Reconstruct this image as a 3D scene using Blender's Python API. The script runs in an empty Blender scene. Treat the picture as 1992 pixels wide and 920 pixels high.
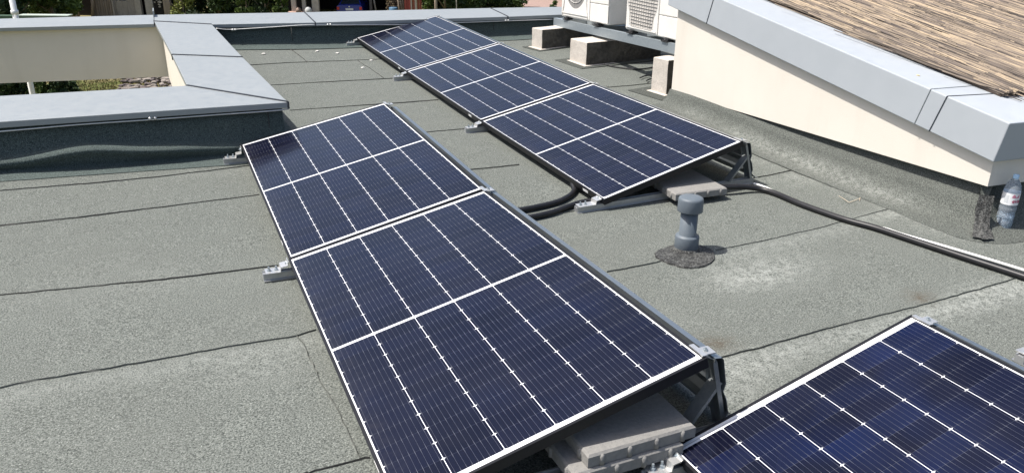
import bpy, bmesh, math, random
from mathutils import Vector, Matrix, noise
random.seed(7)
S = bpy.context.scene
COL = S.collection
V = Vector
R = math.radians
# ------------------------------------------------------------------ camera, sky, sun, exposure
PITCH, ROLL, YAW, FPX, W, H = 0.39200, 0.00950, 0.40490, 1586.18, 1992.0, 920.0
CAM = V((-0.4229, -3.7335, 1.6988))
_f = V((math.sin(YAW)*math.cos(PITCH), math.cos(YAW)*math.cos(PITCH), -math.sin(PITCH)))
_r = V((math.cos(YAW), -math.sin(YAW), 0)); _u = _r.cross(_f)
_r, _u = math.cos(ROLL)*_r + math.sin(ROLL)*_u, -math.sin(ROLL)*_r + math.cos(ROLL)*_u
cd = bpy.data.cameras.new('camera'); cam = bpy.data.objects.new('camera', cd); COL.objects.link(cam)
cd.sensor_width = 36; cd.lens = FPX/W*36; cd.clip_start = 0.05; cd.clip_end = 3000
cam.matrix_world = Matrix(((_r.x, _u.x, -_f.x, CAM.x), (_r.y, _u.y, -_f.y, CAM.y), (_r.z, _u.z, -_f.z, CAM.z), (0, 0, 0, 1)))
S.camera = cam
SUN_EL, SUN_H = R(61.5), V((-0.93, 0.35, 0)).normalized()
world = bpy.data.worlds.new('World'); S.world = world; world.use_nodes = True
wn = world.node_tree; bg = wn.nodes['Background']; bg.inputs[1].default_value = 0.105
sky = wn.nodes.new('ShaderNodeTexSky'); sky.sky_type = 'NISHITA'; sky.sun_disc = False
sky.sun_elevation = SUN_EL; sky.sun_rotation = math.atan2(SUN_H.x, SUN_H.y); sky.air_density = 1.0; sky.dust_density = 3.5
wn.links.new(sky.outputs[0], bg.inputs[0])
sl = bpy.data.lights.new('sun', 'SUN'); sl.energy = 4.3; sl.angle = R(0.53); sl.color = (1.0, 0.955, 0.89)
so = bpy.data.objects.new('sun', sl); COL.objects.link(so)
sdir = SUN_H*math.cos(SUN_EL) + V((0, 0, math.sin(SUN_EL)))
so.rotation_euler = sdir.to_track_quat('Z', 'Y').to_euler(); so.location = sdir*30
vs = S.view_settings; vs.view_transform = 'Standard'; vs.look = 'None'; vs.exposure = 0.6; vs.gamma = 1; vs.use_curve_mapping = False

# ------------------------------------------------------------------ survey helpers (turn a sight line into a place)
def ray(u, v): return _f + _r*((u-W/2)/FPX) - _u*((v-H/2)/FPX)
def onz(u, v, z): d = ray(u, v); return CAM + d*((z-CAM.z)/d.z)
def onx(u, v, x): d = ray(u, v); return CAM + d*((x-CAM.x)/d.x)
def ony(u, v, y): d = ray(u, v); return CAM + d*((y-CAM.y)/d.y)
def far(u, v, D): return CAM + ray(u, v)*D
HP = [(0,2,.025),(0,0,-.01),(0,-1.9,.015),(1.9,.3,-.06),(1.9,2.2,-.035),(1.9,4.1,.01),(1.9,6,.055),(.8,-2,.045),(2,-.5,-.02),
      (.5,7,.08),(4.4,6,.11),(3.6,5.2,.07),(3.6,4.1,.05),(3.65,2.5,.02),(3.65,-.83,0),(-1.5,2.1,.06),(-1.5,0,0),(3.3,-1.4,0),
      (.5,4.5,.03),(-1,-2,0),(3,-3,0),(2,7,.085),(-3,0,.02),(6,-1,.02),(6,5,.1),(0,-5,0)]
def zr(x, y):
    a = b = 1e-12
    a = 0.0
    for px, py, pz in HP:
        w = math.exp(-((x-px)**2+(y-py)**2)/1.3)+1e-7
        a += w*pz; b += w
    return a/b
def G(u, v, h=0.0):
    z = 0.0
    for _ in range(8):
        p = onz(u, v, z+h); z = zr(p.x, p.y)
    return V((p.x, p.y, z+h))

# ------------------------------------------------------------------ object helpers
def tag(o, label=None, cat=None, group=None, kind=None):
    if label: o['label'] = label
    if cat: o['category'] = cat
    if group: o['group'] = group
    if kind: o['kind'] = kind
    return o
def thing(name, loc, label, cat, group=None):
    o = bpy.data.objects.new(name, None); COL.objects.link(o); o.location = loc; o.empty_display_size = .1
    return tag(o, label, cat, group)
def wloc(o):
    p = V((0, 0, 0))
    while o: p = p + o.location; o = o.parent
    return p
def obj(name, bm, mats, parent=None, loc=None, smooth=False, bevel=0, label=None):
    me = bpy.data.meshes.new(name); base = V(loc) if loc is not None else V((0, 0, 0))
    if parent is not None: base = wloc(parent) if loc is None else V(loc)
    for v in bm.verts: v.co -= base
    bm.normal_update()
    if smooth:
        for f in bm.faces: f.smooth = True
    bm.to_mesh(me); bm.free()
    for m in (mats if isinstance(mats, (list, tuple)) else [mats]): me.materials.append(m)
    o = bpy.data.objects.new(name, me); COL.objects.link(o)
    o.location = base
    if parent is not None: o.parent = parent; o.location = base - wloc(parent)
    if bevel:
        b = o.modifiers.new('bevel', 'BEVEL'); b.width = bevel; b.segments = 2; b.limit_method = 'ANGLE'; b.angle_limit = R(40)
    if label: o['label'] = label
    return o
def B(): return bmesh.new()
def hexa(bm, c, mi=0):
    vs = [bm.verts.new(p) for p in c]
    for q in ((3,2,1,0),(4,5,6,7),(0,1,5,4),(1,2,6,5),(2,3,7,6),(3,0,4,7)):
        f = bm.faces.new([vs[i] for i in q]); f.material_index = mi
    return vs
def box(bm, c, s, ex=V((1,0,0)), ey=V((0,1,0)), ez=V((0,0,1)), mi=0):
    c = V(c); a, b, d = ex*(s[0]/2), ey*(s[1]/2), ez*(s[2]/2)
    hexa(bm, [c-a-b-d, c+a-b-d, c+a+b-d, c-a+b-d, c-a-b+d, c+a-b+d, c+a+b+d, c-a+b+d], mi)
def prism(bm, poly, z0, z1, mi=0):
    """poly: list of (x,y) ccw or list of 3D; z0,z1 numbers or callables"""
    f0 = (lambda p: z0) if not callable(z0) else z0
    f1 = (lambda p: z1) if not callable(z1) else z1
    lo = [bm.verts.new((p[0], p[1], f0(p))) for p in poly]; hi = [bm.verts.new((p[0], p[1], f1(p))) for p in poly]
    n = len(poly)
    fs = [bm.faces.new(hi), bm.faces.new(lo[::-1])]
    for i in range(n): fs.append(bm.faces.new([lo[i], lo[(i+1) % n], hi[(i+1) % n], hi[i]]))
    for f in fs: f.material_index = mi
def extr(bm, prof, o, e1, e2, e3, w, mi=0):
    """closed profile (a,b) in plane e1,e2 through o, extruded +-w/2 along e3"""
    A = [bm.verts.new(o+e1*a+e2*b-e3*(w/2)) for a, b in prof]; C = [bm.verts.new(o+e1*a+e2*b+e3*(w/2)) for a, b in prof]
    n = len(prof); fs = [bm.faces.new(A[::-1]), bm.faces.new(C)]
    for i in range(n): fs.append(bm.faces.new([A[i], A[(i+1) % n], C[(i+1) % n], C[i]]))
    for f in fs: f.material_index = mi
def strip_profile(pts, t):
    """thick polyline profile"""
    up, dn = [], []
    for i, p in enumerate(pts):
        a = V(pts[max(0, i-1)]); b = V(pts[min(len(pts)-1, i+1)]); d = (b-a).normalized(); n = V((-d.y, d.x))
        up.append((p[0]+n.x*t/2, p[1]+n.y*t/2)); dn.append((p[0]-n.x*t/2, p[1]-n.y*t/2))
    return up + dn[::-1]
def tube(bm, pts, r, n=8, caps=True, mi=0, rf=None):
    pts = [V(p) for p in pts]; rings = []
    ref = V((0, 0, 1))
    for i, p in enumerate(pts):
        t = (pts[min(i+1, len(pts)-1)]-pts[max(i-1, 0)]).normalized()
        a = t.cross(ref if abs(t.z) < .95 else V((1, 0, 0))).normalized(); b = a.cross(t)
        rr = rf(i) if rf else (r[i] if isinstance(r, (list, tuple)) else r)
        rings.append([bm.verts.new(p+(a*math.cos(k*2*math.pi/n)+b*math.sin(k*2*math.pi/n))*rr) for k in range(n)])
    for i in range(len(rings)-1):
        for k in range(n):
            f = bm.faces.new([rings[i][k], rings[i+1][k], rings[i+1][(k+1) % n], rings[i][(k+1) % n]]); f.smooth = True; f.material_index = mi
    if caps:
        bm.faces.new(rings[0]).material_index = mi; bm.faces.new(rings[-1][::-1]).material_index = mi
def smooth_path(pts, per=8):
    pts = [V(p) for p in pts]; P = [pts[0]*2-pts[1]]+pts+[pts[-1]*2-pts[-2]]; out = []
    for i in range(1, len(P)-2):
        for k in range(per):
            t = k/per; a, b, c, d = P[i-1:i+3]
            out.append(.5*((2*b)+(c-a)*t+(2*a-5*b+4*c-d)*t*t+(3*b-a-3*c+d)*t**3))
    out.append(pts[-1]); return out
def lathe(bm, prof, o, axis=V((0, 0, 1)), n=24, mi=0, sm=True):
    a = axis.cross(V((1, 0, 0)) if abs(axis.x) < .9 else V((0, 1, 0))).normalized(); b = axis.cross(a)
    rings = []
    for r_, h in prof:
        rings.append([bm.verts.new(o+axis*h+(a*math.cos(k*2*math.pi/n)+b*math.sin(k*2*math.pi/n))*max(r_, 1e-4)) for k in range(n)])
    for i in range(len(rings)-1):
        for k in range(n):
            f = bm.faces.new([rings[i][k], rings[i][(k+1) % n], rings[i+1][(k+1) % n], rings[i+1][k]]); f.smooth = sm; f.material_index = mi
    bm.faces.new(rings[0][::-1]).material_index = mi; bm.faces.new(rings[-1]).material_index = mi

# ------------------------------------------------------------------ materials
class X:
    """tiny expression wrapper over shader math nodes"""
    def __init__(s, nt, sock): s.nt, s.s = nt, sock
    def _m(s, op, *o):
        n = s.nt.nodes.new('ShaderNodeMath'); n.operation = op
        for i, q in enumerate((s,)+o):
            if isinstance(q, X): s.nt.links.new(q.s, n.inputs[i])
            else: n.inputs[i].default_value = q
        return X(s.nt, n.outputs[0])
    def __add__(s, o): return s._m('ADD', o)
    def __sub__(s, o): return s._m('SUBTRACT', o)
    def __mul__(s, o): return s._m('MULTIPLY', o)
    def __truediv__(s, o): return s._m('DIVIDE', o)
    def rsub(s, o): return (s*-1)+o
    def lt(s, o): return s._m('LESS_THAN', o)
    def gt(s, o): return s._m('GREATER_THAN', o)
    def min(s, o): return s._m('MINIMUM', o)
    def max(s, o): return s._m('MAXIMUM', o)
    def abs(s): return s._m('ABSOLUTE')
    def fract(s): return s._m('FRACT')
    def floor(s): return s._m('FLOOR')
    def clamp(s): return s.max(0.0).min(1.0)
class M:
    def __init__(s, name, rough=.8, metal=0.0, spec=.5, color=None):
        s.m = bpy.data.materials.new(name); s.m.use_nodes = True; s.nt = s.m.node_tree; s.b = s.nt.nodes['Principled BSDF']
        s.b.inputs['Roughness'].default_value = rough; s.b.inputs['Metallic'].default_value = metal
        s.b.inputs['Specular IOR Level'].default_value = spec
        if color: s.b.inputs['Base Color'].default_value = (*color, 1)
        s._co = None
    def co(s, kind='Object'):
        if s._co is None: s._co = s.nt.nodes.new('ShaderNodeTexCoord')
        return s._co.outputs[kind]
    def sep(s, sock):
        n = s.nt.nodes.new('ShaderNodeSeparateXYZ'); s.nt.links.new(sock, n.inputs[0]); return [X(s.nt, o) for o in n.outputs]
    def noise(s, scale, detail=2.0, rough=.5, stretch=None, dist=0.0, kind='Object'):
        n = s.nt.nodes.new('ShaderNodeTexNoise'); n.inputs['Scale'].default_value = scale; n.inputs['Detail'].default_value = detail
        n.inputs['Roughness'].default_value = rough; n.inputs['Distortion'].default_value = dist
        c = s.co(kind)
        if stretch:
            mp = s.nt.nodes.new('ShaderNodeMapping'); mp.inputs['Scale'].default_value = stretch; s.nt.links.new(c, mp.inputs[0]); c = mp.outputs[0]
        s.nt.links.new(c, n.inputs['Vector']); return X(s.nt, n.outputs['Fac'])
    def voro(s, scale, feature='F1'):
        n = s.nt.nodes.new('ShaderNodeTexVoronoi'); n.inputs['Scale'].default_value = scale; n.feature = feature
        s.nt.links.new(s.co(), n.inputs['Vector']); return X(s.nt, n.outputs['Distance'])
    def attr(s, name):
        n = s.nt.nodes.new('ShaderNodeAttribute'); n.attribute_name = name; return X(s.nt, n.outputs['Fac'])
    def rng(s, x, a, b, c=0.0, d=1.0):
        n = s.nt.nodes.new('ShaderNodeMapRange'); s.nt.links.new(x.s, n.inputs[0])
        for i, q in enumerate((a, b, c, d)): n.inputs[1+i].default_value = q
        return X(s.nt, n.outputs[0])
    def mix(s, fac, a, b, mode='MIX'):
        n = s.nt.nodes.new('ShaderNodeMix'); n.data_type = 'RGBA'; n.blend_type = mode
        if isinstance(fac, X): s.nt.links.new(fac.s, n.inputs[0])
        else: n.inputs[0].default_value = fac
        for i, q in ((6, a), (7, b)):
            if isinstance(q, tuple): n.inputs[i].default_value = (*q, 1) if len(q) == 3 else q
            else: s.nt.links.new(q, n.inputs[i])
        return n.outputs[2]
    def color(s, c): s.nt.links.new(c, s.b.inputs['Base Color']); return s
    def setrough(s, x): s.nt.links.new(x.s, s.b.inputs['Roughness']); return s
    def bump(s, x, strength=.3, dist=.01):
        n = s.nt.nodes.new('ShaderNodeBump'); n.inputs['Strength'].default_value = strength; n.inputs['Distance'].default_value = dist
        s.nt.links.new(x.s, n.inputs['Height']); s.nt.links.new(n.outputs[0], s.b.inputs['Normal']); return s

def mottled(name, a, b, scale=8, rough=.8, metal=0.0, fine=60, bump=.15, bd=.004, stretch=None, spec=.4):
    m = M(name, rough, metal, spec); n = m.noise(scale, 4, .6, stretch); f = m.noise(fine, 2, .5, stretch)
    k = m.rng(n*.6+f*.4, .32, .68); m.color(m.mix(k, a, b))
    if bump: m.bump(f+n, bump, bd)
    return m.m
def membrane(name, k, wear_light=True, tint=None):
    m = M(name, .95, 0, .15)
    g1 = m.noise(150, 2, .65); g2 = m.noise(330, 1, .5); big = m.noise(.9, 4, .6); mid = m.noise(7, 3, .6)
    grain = m.rng(g1*.66+g2*.34, .37, .64)
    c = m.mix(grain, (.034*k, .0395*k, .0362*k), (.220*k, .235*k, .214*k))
    c = m.mix(m.rng(big, .35, .68), c, m.mix(.34, c, (.130*k, .137*k, .125*k)))
    fleck = m.rng(m.noise(170, 1, .5), .68, .74)
    c = m.mix(fleck*.6, c, (.42*k, .44*k, .41*k))
    c = m.mix(m.rng(mid, .3, .7)*.35, c, m.mix(1.0, c, (.8, .8, .8), 'MULTIPLY'))
    if wear_light:
        wv = (m.attr('wear_light')*m.rng(m.noise(26, 3, .7)*.6+g1*.4, .40, .62)).clamp()
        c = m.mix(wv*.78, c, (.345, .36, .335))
        rv = (m.attr('rust')*m.rng(m.noise(38, 3, .7), .25, .6)).clamp()
        c = m.mix(rv*.85, c, (.075, .055, .035))
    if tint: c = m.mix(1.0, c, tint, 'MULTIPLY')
    m.color(c); m.bump(g1*.6+g2*.4, .8, .007)
    return m.m
MAT = {}
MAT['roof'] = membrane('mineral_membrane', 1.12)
MAT['upstand'] = membrane('shaded_upstand_membrane', .74, False, (.86, 1.0, 1.04))  # same felt, darkened and cooled: parapet shade put into its colour
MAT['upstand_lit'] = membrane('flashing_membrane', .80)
MAT['seam'] = mottled('seam_bitumen', (.03, .03, .028), (.07, .07, .064), 30, .8)
MAT['seam_soft'] = mottled('worn_seam_bitumen', (.075, .08, .07), (.15, .155, .14), 30, .85)
MAT['patch'] = None
def _patch():
    m = M('bitumen_patch', .7, 0, .4); v = m.noise(130, 2, .7); v2 = m.noise(40, 3, .7)
    k = m.rng(v*.6+v2*.4, .45, .66); m.color(m.mix(k, (.015, .0155, .0155), (.165, .168, .16))); m.bump(v, .8, .008); return m.m
MAT['patch'] = _patch()
def _zinc(name, c1, c2, rough, metal=0.0):
    m = M(name, rough, metal, .5); n = m.noise(1.6, 4, .6); f = m.noise(14, 3, .6)
    m.color(m.mix(m.rng(n*.7+f*.3, .3, .7), m.mix(m.rng(m.noise(5, 5, .7), .5, .72)*.35, c1, tuple(q*.94 for q in c1)), c2)); m.setrough(m.rng(f, .3, .7, rough-.08, rough+.12)); m.bump(m.noise(2.2, 2, .5), .10, .012)
    return m.m
MAT['coping'] = _zinc('coated_coping_sheet', (.268, .290, .300), (.290, .312, .322), .42, .15)
MAT['coping_pale'] = _zinc('pale_coping_sheet', (.365, .395, .425), (.395, .425, .455), .5)
def _stucco():
    m = M('cream_render', .95, 0, .2); n = m.noise(1.3, 4, .6); f = m.noise(160, 2, .6); sp = m.noise(22, 4, .7)
    c = m.mix(m.rng(n, .3, .7), (.66, .615, .545), (.705, .66, .59)); c = m.mix(m.rng(sp, .60, .78)*.22, c, (.54, .50, .44))
    st = m.noise(3.2, 4, .6, (1, 1, .16)); c = m.mix(m.rng(st, .55, .75)*.28, c, (.55, .51, .44))
    m.color(c); m.bump(f, .35, .004); return m.m
MAT['stucco'] = _stucco()
MAT['dark_joint'] = M('joint_sealant', .6, 0, .4, (.03, .035, .045)).m
MAT['alu'] = mottled('mill_aluminium', (.62, .62, .61), (.74, .74, .73), 20, .38, .75, 120, .1, .001)
MAT['alu_dull'] = mottled('dull_aluminium', (.40, .41, .42), (.52, .53, .54), 14, .42, .7, 90, .1, .001, (1, 8, 1))
MAT['galv'] = mottled('galvanised_steel', (.30, .345, .375), (.39, .435, .465), 30, .45, .55, 160, .08, .001)
MAT['galv_dark'] = mottled('weathered_galvanised_steel', (.22, .24, .245), (.31, .33, .335), 18, .42, .6, 90, .08, .001)
MAT['deflector'] = mottled('galvanised_deflector', (.34, .375, .40), (.40, .44, .47), 6, .30, .85, 60, .04, .002)
MAT['frame'] = mottled('black_anodised_frame', (.009, .009, .011), (.014, .014, .017), 30, .45, 0, 100, .0, spec=.3)
MAT['conduit'] = mottled('black_conduit', (.010, .010, .012), (.022, .022, .024), 12, .42, 0, 80, .05, .001)
MAT['white_pvc'] = mottled('white_plastic', (.74, .74, .72), (.82, .82, .80), 10, .45, 0, 70, .03, .001)
MAT['pvc_grey'] = mottled('grey_pvc', (.105, .128, .150), (.128, .150, .172), 9, .5, 0, 60, .03, .001)
def _concrete(name, a, b, dark):
    m = M(name, .9, 0, .25); n = m.noise(6, 5, .65); f = m.noise(70, 3, .6); d = m.noise(2.3, 4, .6); pit = m.voro(60)
    c = m.mix(m.rng(n*.5+f*.5, .33, .67), a, b); c = m.mix(m.rng(d, .5, .7)*.55, c, dark); c = m.mix(m.rng(pit, .10, .04)*.5, c, (.08, .075, .07))
    m.color(c); m.bump(n+f, .5, .006); return m.m
MAT['paver'] = _concrete('grey_concrete_paver', (.205, .20, .192), (.285, .278, .262), (.18, .175, .168))
MAT['block'] = _concrete('rough_concrete_block', (.44, .405, .36), (.62, .57, .51), (.33, .29, .25))
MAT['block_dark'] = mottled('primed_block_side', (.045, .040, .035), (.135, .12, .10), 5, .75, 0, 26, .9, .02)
MAT['ac_white'] = mottled('ac_painted_casing', (.70, .68, .64), (.78, .76, .72), 5, .4, 0, 50, .02, .001)
MAT['ac_grille'] = mottled('ac_grille_plastic', (.46, .44, .415), (.56, .535, .50), 12, .5, 0, 60, .02, .001)
MAT['ac_dark'] = mottled('ac_fan_dark', (.20, .195, .19), (.28, .27, .26), 12, .55, 0, 60, .02, .001)
MAT['rubber'] = mottled('black_rubber', (.012, .012, .014), (.03, .03, .032), 20, .6)
MAT['label_white'] = M('paper_label', .6, 0, .3, (.72, .72, .72)).m

PW, PL, FR = 1.038, 1.924, .011
def _cells(blue=False):
    m = M('solar_cells_under_glass', .17, 0, .5)
    x, y, _ = m.sep(m.co('UV'))
    oi = m.nt.nodes.new('ShaderNodeObjectInfo'); rnd = X(m.nt, oi.outputs['Random'])
    px, cw, x0 = .168, .1659, (PW-(6*.168-.0029))/2
    xi = (x-x0)/px; fx = xi.fract()*px
    yy = (y-PL/2).abs(); t = (yy-.0075)/.0838; ft = t.fract()
    incell = fx.lt(cw)*x.gt(x0)*x.lt(PW-x0)*t.gt(0.0)*t.lt(11.0)
    dx = fx.min(fx.rsub(cw)); dy = ft.min(ft.rsub(1.0))*.0838
    cham = (dx/.0075+dy/.0034).lt(1.0)
    rowgap = dy.lt(.0005)
    bx = (fx/(cw/9)).fract()
    bus = (bx-.5).abs().lt(.026)
    dash = m.rng((ft-.5).abs(), .25, .5, .35, 1.0)
    cid = xi.floor()*7.31+t.floor()*3.17+y.gt(PL/2)*53.7+rnd*91.0
    wn_ = m.nt.nodes.new('ShaderNodeTexWhiteNoise'); wn_.noise_dimensions = '1D'; m.nt.links.new(cid.s, wn_.inputs['W']); cr = X(m.nt, wn_.outputs['Value'])
    base = m.mix(cr, (.0030, .0037, .0125), (.0050, .0064, .0200))
    bn = m.noise(2.6, 2, .5, kind='UV')
    if blue: base = m.mix(m.rng(cr*.16+bn*.84, .46, .72)*.55, base, (.005, .014, .070))
    else: base = m.mix(m.rng(bn, .5, .75)*.4, base, (.004, .008, .032))
    base = m.mix(rowgap*.5, base, (.05, .055, .07))
    base = m.mix(bus*dash*.44, base, (.34, .35, .39))
    ribbon = (yy.lt(.0013)+((yy-.9395).abs().lt(.0017))).clamp()
    white = m.mix(ribbon*.7, (.80, .805, .82), (.35, .34, .33))
    c = m.mix(incell*(cham.rsub(1.0)), white, base)
    dust = m.rng(m.noise(2.2, 5, .65, kind='UV'), .40, .80)*.018+m.rng(x, .10, .012)*m.rng(m.noise(14, 4, .7, kind='UV'), .40, .75)*.05
    c = m.mix(dust, c, (.40, .38, .34))
    m.color(c)
    m.b.inputs['IOR'].default_value = 1.41
    m.setrough(m.rng(m.noise(3, 3, .6, kind='UV'), .3, .7, .10, .17))
    return m.m
MAT['cells'] = _cells(); MAT['cells_blue'] = _cells(True)

# ------------------------------------------------------------------ roof
import bisect
def lerp(a, b, t): return a+(b-a)*t
def pl(*uv): return [G(u, v) for u, v in uv]
ZC = .385           # top of near coping
def zc(y): return ZC + (min(max(y, 2.0), 7.0)-2.0)/5.0*(.325-ZC)
def oncop(u, v):
    z = ZC
    for _ in range(12):
        p = onz(u, v, z); z = zc(p.y)
    return V((p.x, p.y, z))
seams = [
 [(0,575),(150,561),(300,546),(430,531),(560,515)], [(0,440),(150,424),(330,402),(505,380)],
 [(0,372),(170,358),(300,346),(400,334),(485,323)],
 [(0,755),(62,742),(180,722),(289,703),(438,676),(578,654),(616,643)], [(578,654),(590,668),(605,700),(628,751),(655,795),(680,845),(702,893)],
 [(600,921),(624,914),(702,893),(720,890)], [(436,98),(500,94),(590,89),(676,85)], [(445,88),(560,82),(680,77)], [(480,128),(560,123),(698,118),(742,116)], [(562,94),(580,107),(599,122)],
 [(695,119),(720,134),(747,153)], [(524,167),(640,160),(768,153)], [(564,216),(700,206),(853,195)], [(820,259),(908,251)], [(905,332),(1010,321)],
 [(1060,423),(1085,418),(1137,407)],
 [(1181,530),(1285,509)], [(1392,488),(1500,466),(1600,443),(1672,423),(1748,403)],
 [(1466,298),(1545,331),(1640,364),(1755,405),(1820,434),(1870,452),(1905,457),(1940,452),(1992,444)], [(1466,347),(1500,341),(1545,331)],
 [(1934,554),(1992,539)], [(1398,697),(1480,676),(1560,653),(1654,628),(1768,601),(1850,579),(1934,554)],
 [(1180,171),(1220,168),(1268,163)], [(985,73),(1030,71),(1062,70)], [(1180,120),(1300,112)],
 [(0,1010),(300,975),(600,921)]]
seamsW = [pl(*s) for s in seams]
SOFT = {3: .45, 4: .7, 16: .3, 17: .4, 21: .5, 20: .5, 18: .8, 15: .7, 19: .8}
def seg_d(p, a, b):
    ab = V((b.x-a.x, b.y-a.y)); ap = V((p[0]-a.x, p[1]-a.y)); t = max(0, min(1, ap.dot(ab)/max(ab.dot(ab), 1e-9)))
    q = ap-ab*t; s = ab.x*ap.y-ab.y*ap.x
    return q.length, s
wearspots = [(G(1490,528),.30,.16,.9),(G(1440,545),.2,.12,.5),(G(510,720),.2,.13,.28),(G(1440,720),.22,.13,.55),(G(1420,770),.12,.1,.5),(G(1560,340),.5,.05,.4),(G(1620,345),.4,.06,.5),
             (G(1760,405),.4,.05,.55),(G(1540,305),.25,.05,.5),(G(1850,440),.2,.06,.5),(G(1960,560),.25,.1,.6),(G(1880,585),.3,.1,.4),(G(250,560),.7,.3,.12),(G(1230,640),.3,.15,.35),(G(500,330),.8,.06,.2)]
rustspots = [(G(1390,668),.085,.06,1.0),(G(1790,578),.06,.05,1.0),(G(620,410),.3,.05,.12)]
wear_light_bands = [(3,.5),(21,.75),(17,.45),(20,.6),(18,.25),(0,.10)]  # pale strips below seams: worn grain plus painted light of the lap step
def roofmesh():
    bm = B(); la = bm.verts.layers.float.new('wear_light'); lr = bm.verts.layers.float.new('rust')
    d = .06; x0, x1, y0, y1 = -5.0, 7.4, -6.2, 7.6; nx, ny = int((x1-x0)/d), int((y1-y0)/d)
    grid = {}
    def keep(x, y): return not (x < .04 and y > 2.25) and y < 7.3
    for i in range(nx+1):
        for j in range(ny+1):
            x, y = x0+i*d, y0+j*d
            if not (keep(x-d, y-d) or keep(x+d, y-d) or keep(x, y)): continue
            z = zr(x, y) + .0035*noise.noise(V((x*1.1, y*1.1, 0))) + .0015*noise.noise(V((x*4, y*4, 3)))
            # membrane blisters along the near parapet
            v = bm.verts.new((x, y, z)); w = 0.0; r = 0.0
            for c, sx, sy, k in wearspots:
                w += k*math.exp(-((x-c.x)/sx)**2-((y-c.y)/sy)**2)
            for c, sx, sy, k in rustspots:
                r += k*math.exp(-((x-c.x)/sx)**2-((y-c.y)/sy)**2)
            for si, k in wear_light_bands:
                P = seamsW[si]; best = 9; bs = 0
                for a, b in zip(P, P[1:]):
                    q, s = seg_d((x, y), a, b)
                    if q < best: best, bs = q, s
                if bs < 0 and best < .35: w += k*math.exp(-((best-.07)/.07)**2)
            v[la] = min(w, 1.0); v[lr] = min(r, 1.0); grid[i, j] = v
    for i in range(nx):
        for j in range(ny):
            x, y = x0+(i+.5)*d, y0+(j+.5)*d
            if keep(x, y) and all(k in grid for k in ((i, j), (i+1, j), (i+1, j+1), (i, j+1))):
                f = bm.faces.new([grid[i, j], grid[i+1, j], grid[i+1, j+1], grid[i, j+1]]); f.smooth = True
    for v in [v for v in bm.verts if not v.link_faces]: bm.verts.remove(v)
    # welded lap joints: thin irregular bitumen beads
    rg = random.Random(3)
    for si, P in enumerate(seamsW):
        sf = SOFT.get(si, 1.0); Q = []
        for a, b in zip(P, P[1:]):
            n = max(2, int((b-a).length/.035))
            Q += [a.lerp(b, k/n) for k in range(n)]
        Q.append(P[-1]); prev = None
        for k, q in enumerate(Q):
            t = (Q[min(k+1, len(Q)-1)]-Q[max(k-1, 0)]); nrm = V((-t.y, t.x, 0)).normalized()
            o = .0035*noise.noise(V((q.x*7, q.y*7, 1)))+.003*rg.uniform(-1, 1); w = .0024*sf*(1+.7*noise.noise(V((q.x*16, q.y*16, 5))))+ (.003 if rg.random() < .06 else 0)
            z = zr(q.x, q.y)+.0055
            pr = [bm.verts.new((q.x+nrm.x*(o-w), q.y+nrm.y*(o-w), z-.006)), bm.verts.new((q.x+nrm.x*o, q.y+nrm.y*o, z+.0015)), bm.verts.new((q.x+nrm.x*(o+w), q.y+nrm.y*(o+w), z-.006))]
            if prev:
                for s in (0, 1):
                    f = bm.faces.new([prev[s+1], prev[s], pr[s], pr[s+1]]); f.material_index = 1 if sf > .75 else 2
            prev = pr
    return bm
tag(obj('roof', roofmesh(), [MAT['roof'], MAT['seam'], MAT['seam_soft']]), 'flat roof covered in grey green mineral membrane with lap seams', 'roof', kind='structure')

# ------------------------------------------------------------------ parapets
def shrink(p, q, d):   # offset segment endpoints to its left side by d
    t = (q-p); n = V((-t.y, t.x, 0)).normalized(); return p+n*d, q+n*d
FASC = .042
def coping_part(name, poly, parent, mat, joints=()):
    bm = B(); prism(bm, poly, lambda p: zc(p[1])-FASC, lambda p: zc(p[1]))
    o = obj(name, bm, mat, parent, bevel=.004)
    for a, b in joints:
        bm = B(); t = (b-a).normalized(); n = V((-t.y, t.x, 0))
        c = (a+b)/2; L = (b-a).length
        for s in (-1, 1): pass
        tl = V((t.x, t.y, (b.z-a.z)/max(L, .01))).normalized()
        box(bm, c+V((0, 0, .002)), (L, .012, .012), tl, n, n.cross(tl)*-1)
        box(bm, a+V((0, 0, -.022))-t*.002, (.008, .012, .05), t, n)
        box(bm, b+V((0, 0, -.022))+t*.002, (.008, .012, .05), t, n)
        obj('joint', bm, MAT['dark_joint'], o)
    return o
fA, fB = oncop(0, 237), oncop(560, 199)      # front edge
iA, iB = oncop(0, 187), oncop(364, 167)      # inner edge
def ext(a, b, x):                            # extend line a-b to given x
    return a+(b-a)*((x-a.x)/(b.x-a.x))
fL, iL = ext(fA, fB, -4.2), ext(iA, iB, -4.2)
sIn = oncop(300, 42); sOut = oncop(412, 48)
sm1, sm2 = oncop(335, 107), oncop(470, 110)
fgL, fgR = oncop(0, 55), oncop(300, 47)
bkL, bkR = oncop(0, 37), oncop(300, 29.5)
frR, bkRR = oncop(1090, 29), oncop(1090, 14)
ZB = ony(160, 153, fgL.y+.05).z              # underside of the roof edge beams
# --- near parapet (runs to the left)
t = thing('parapet_wall', ((fA.x+fB.x)/2, (fA.y+iA.y)/2, 0), 'near parapet with wide grey metal coping and dark membrane front, left edge of photo', 'parapet wall', 'parapet walls round the roof')
coping_part('coping', [fL, fB, iB, iL], t, MAT['coping'], joints=((iB, fB),))
p0, p1 = shrink(fL, fB, .045); q1, q0 = shrink(iB, iL, .045)
bm = B(); prism(bm, [p0+V((0, .07, 0)), p1+V((-.13, .07, 0)), q1+V((-.11, 0, 0)), q0], ZB, lambda p: zc(p[1])-FASC-.002); obj('inner_wall', bm, MAT['stucco'], t)
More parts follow.
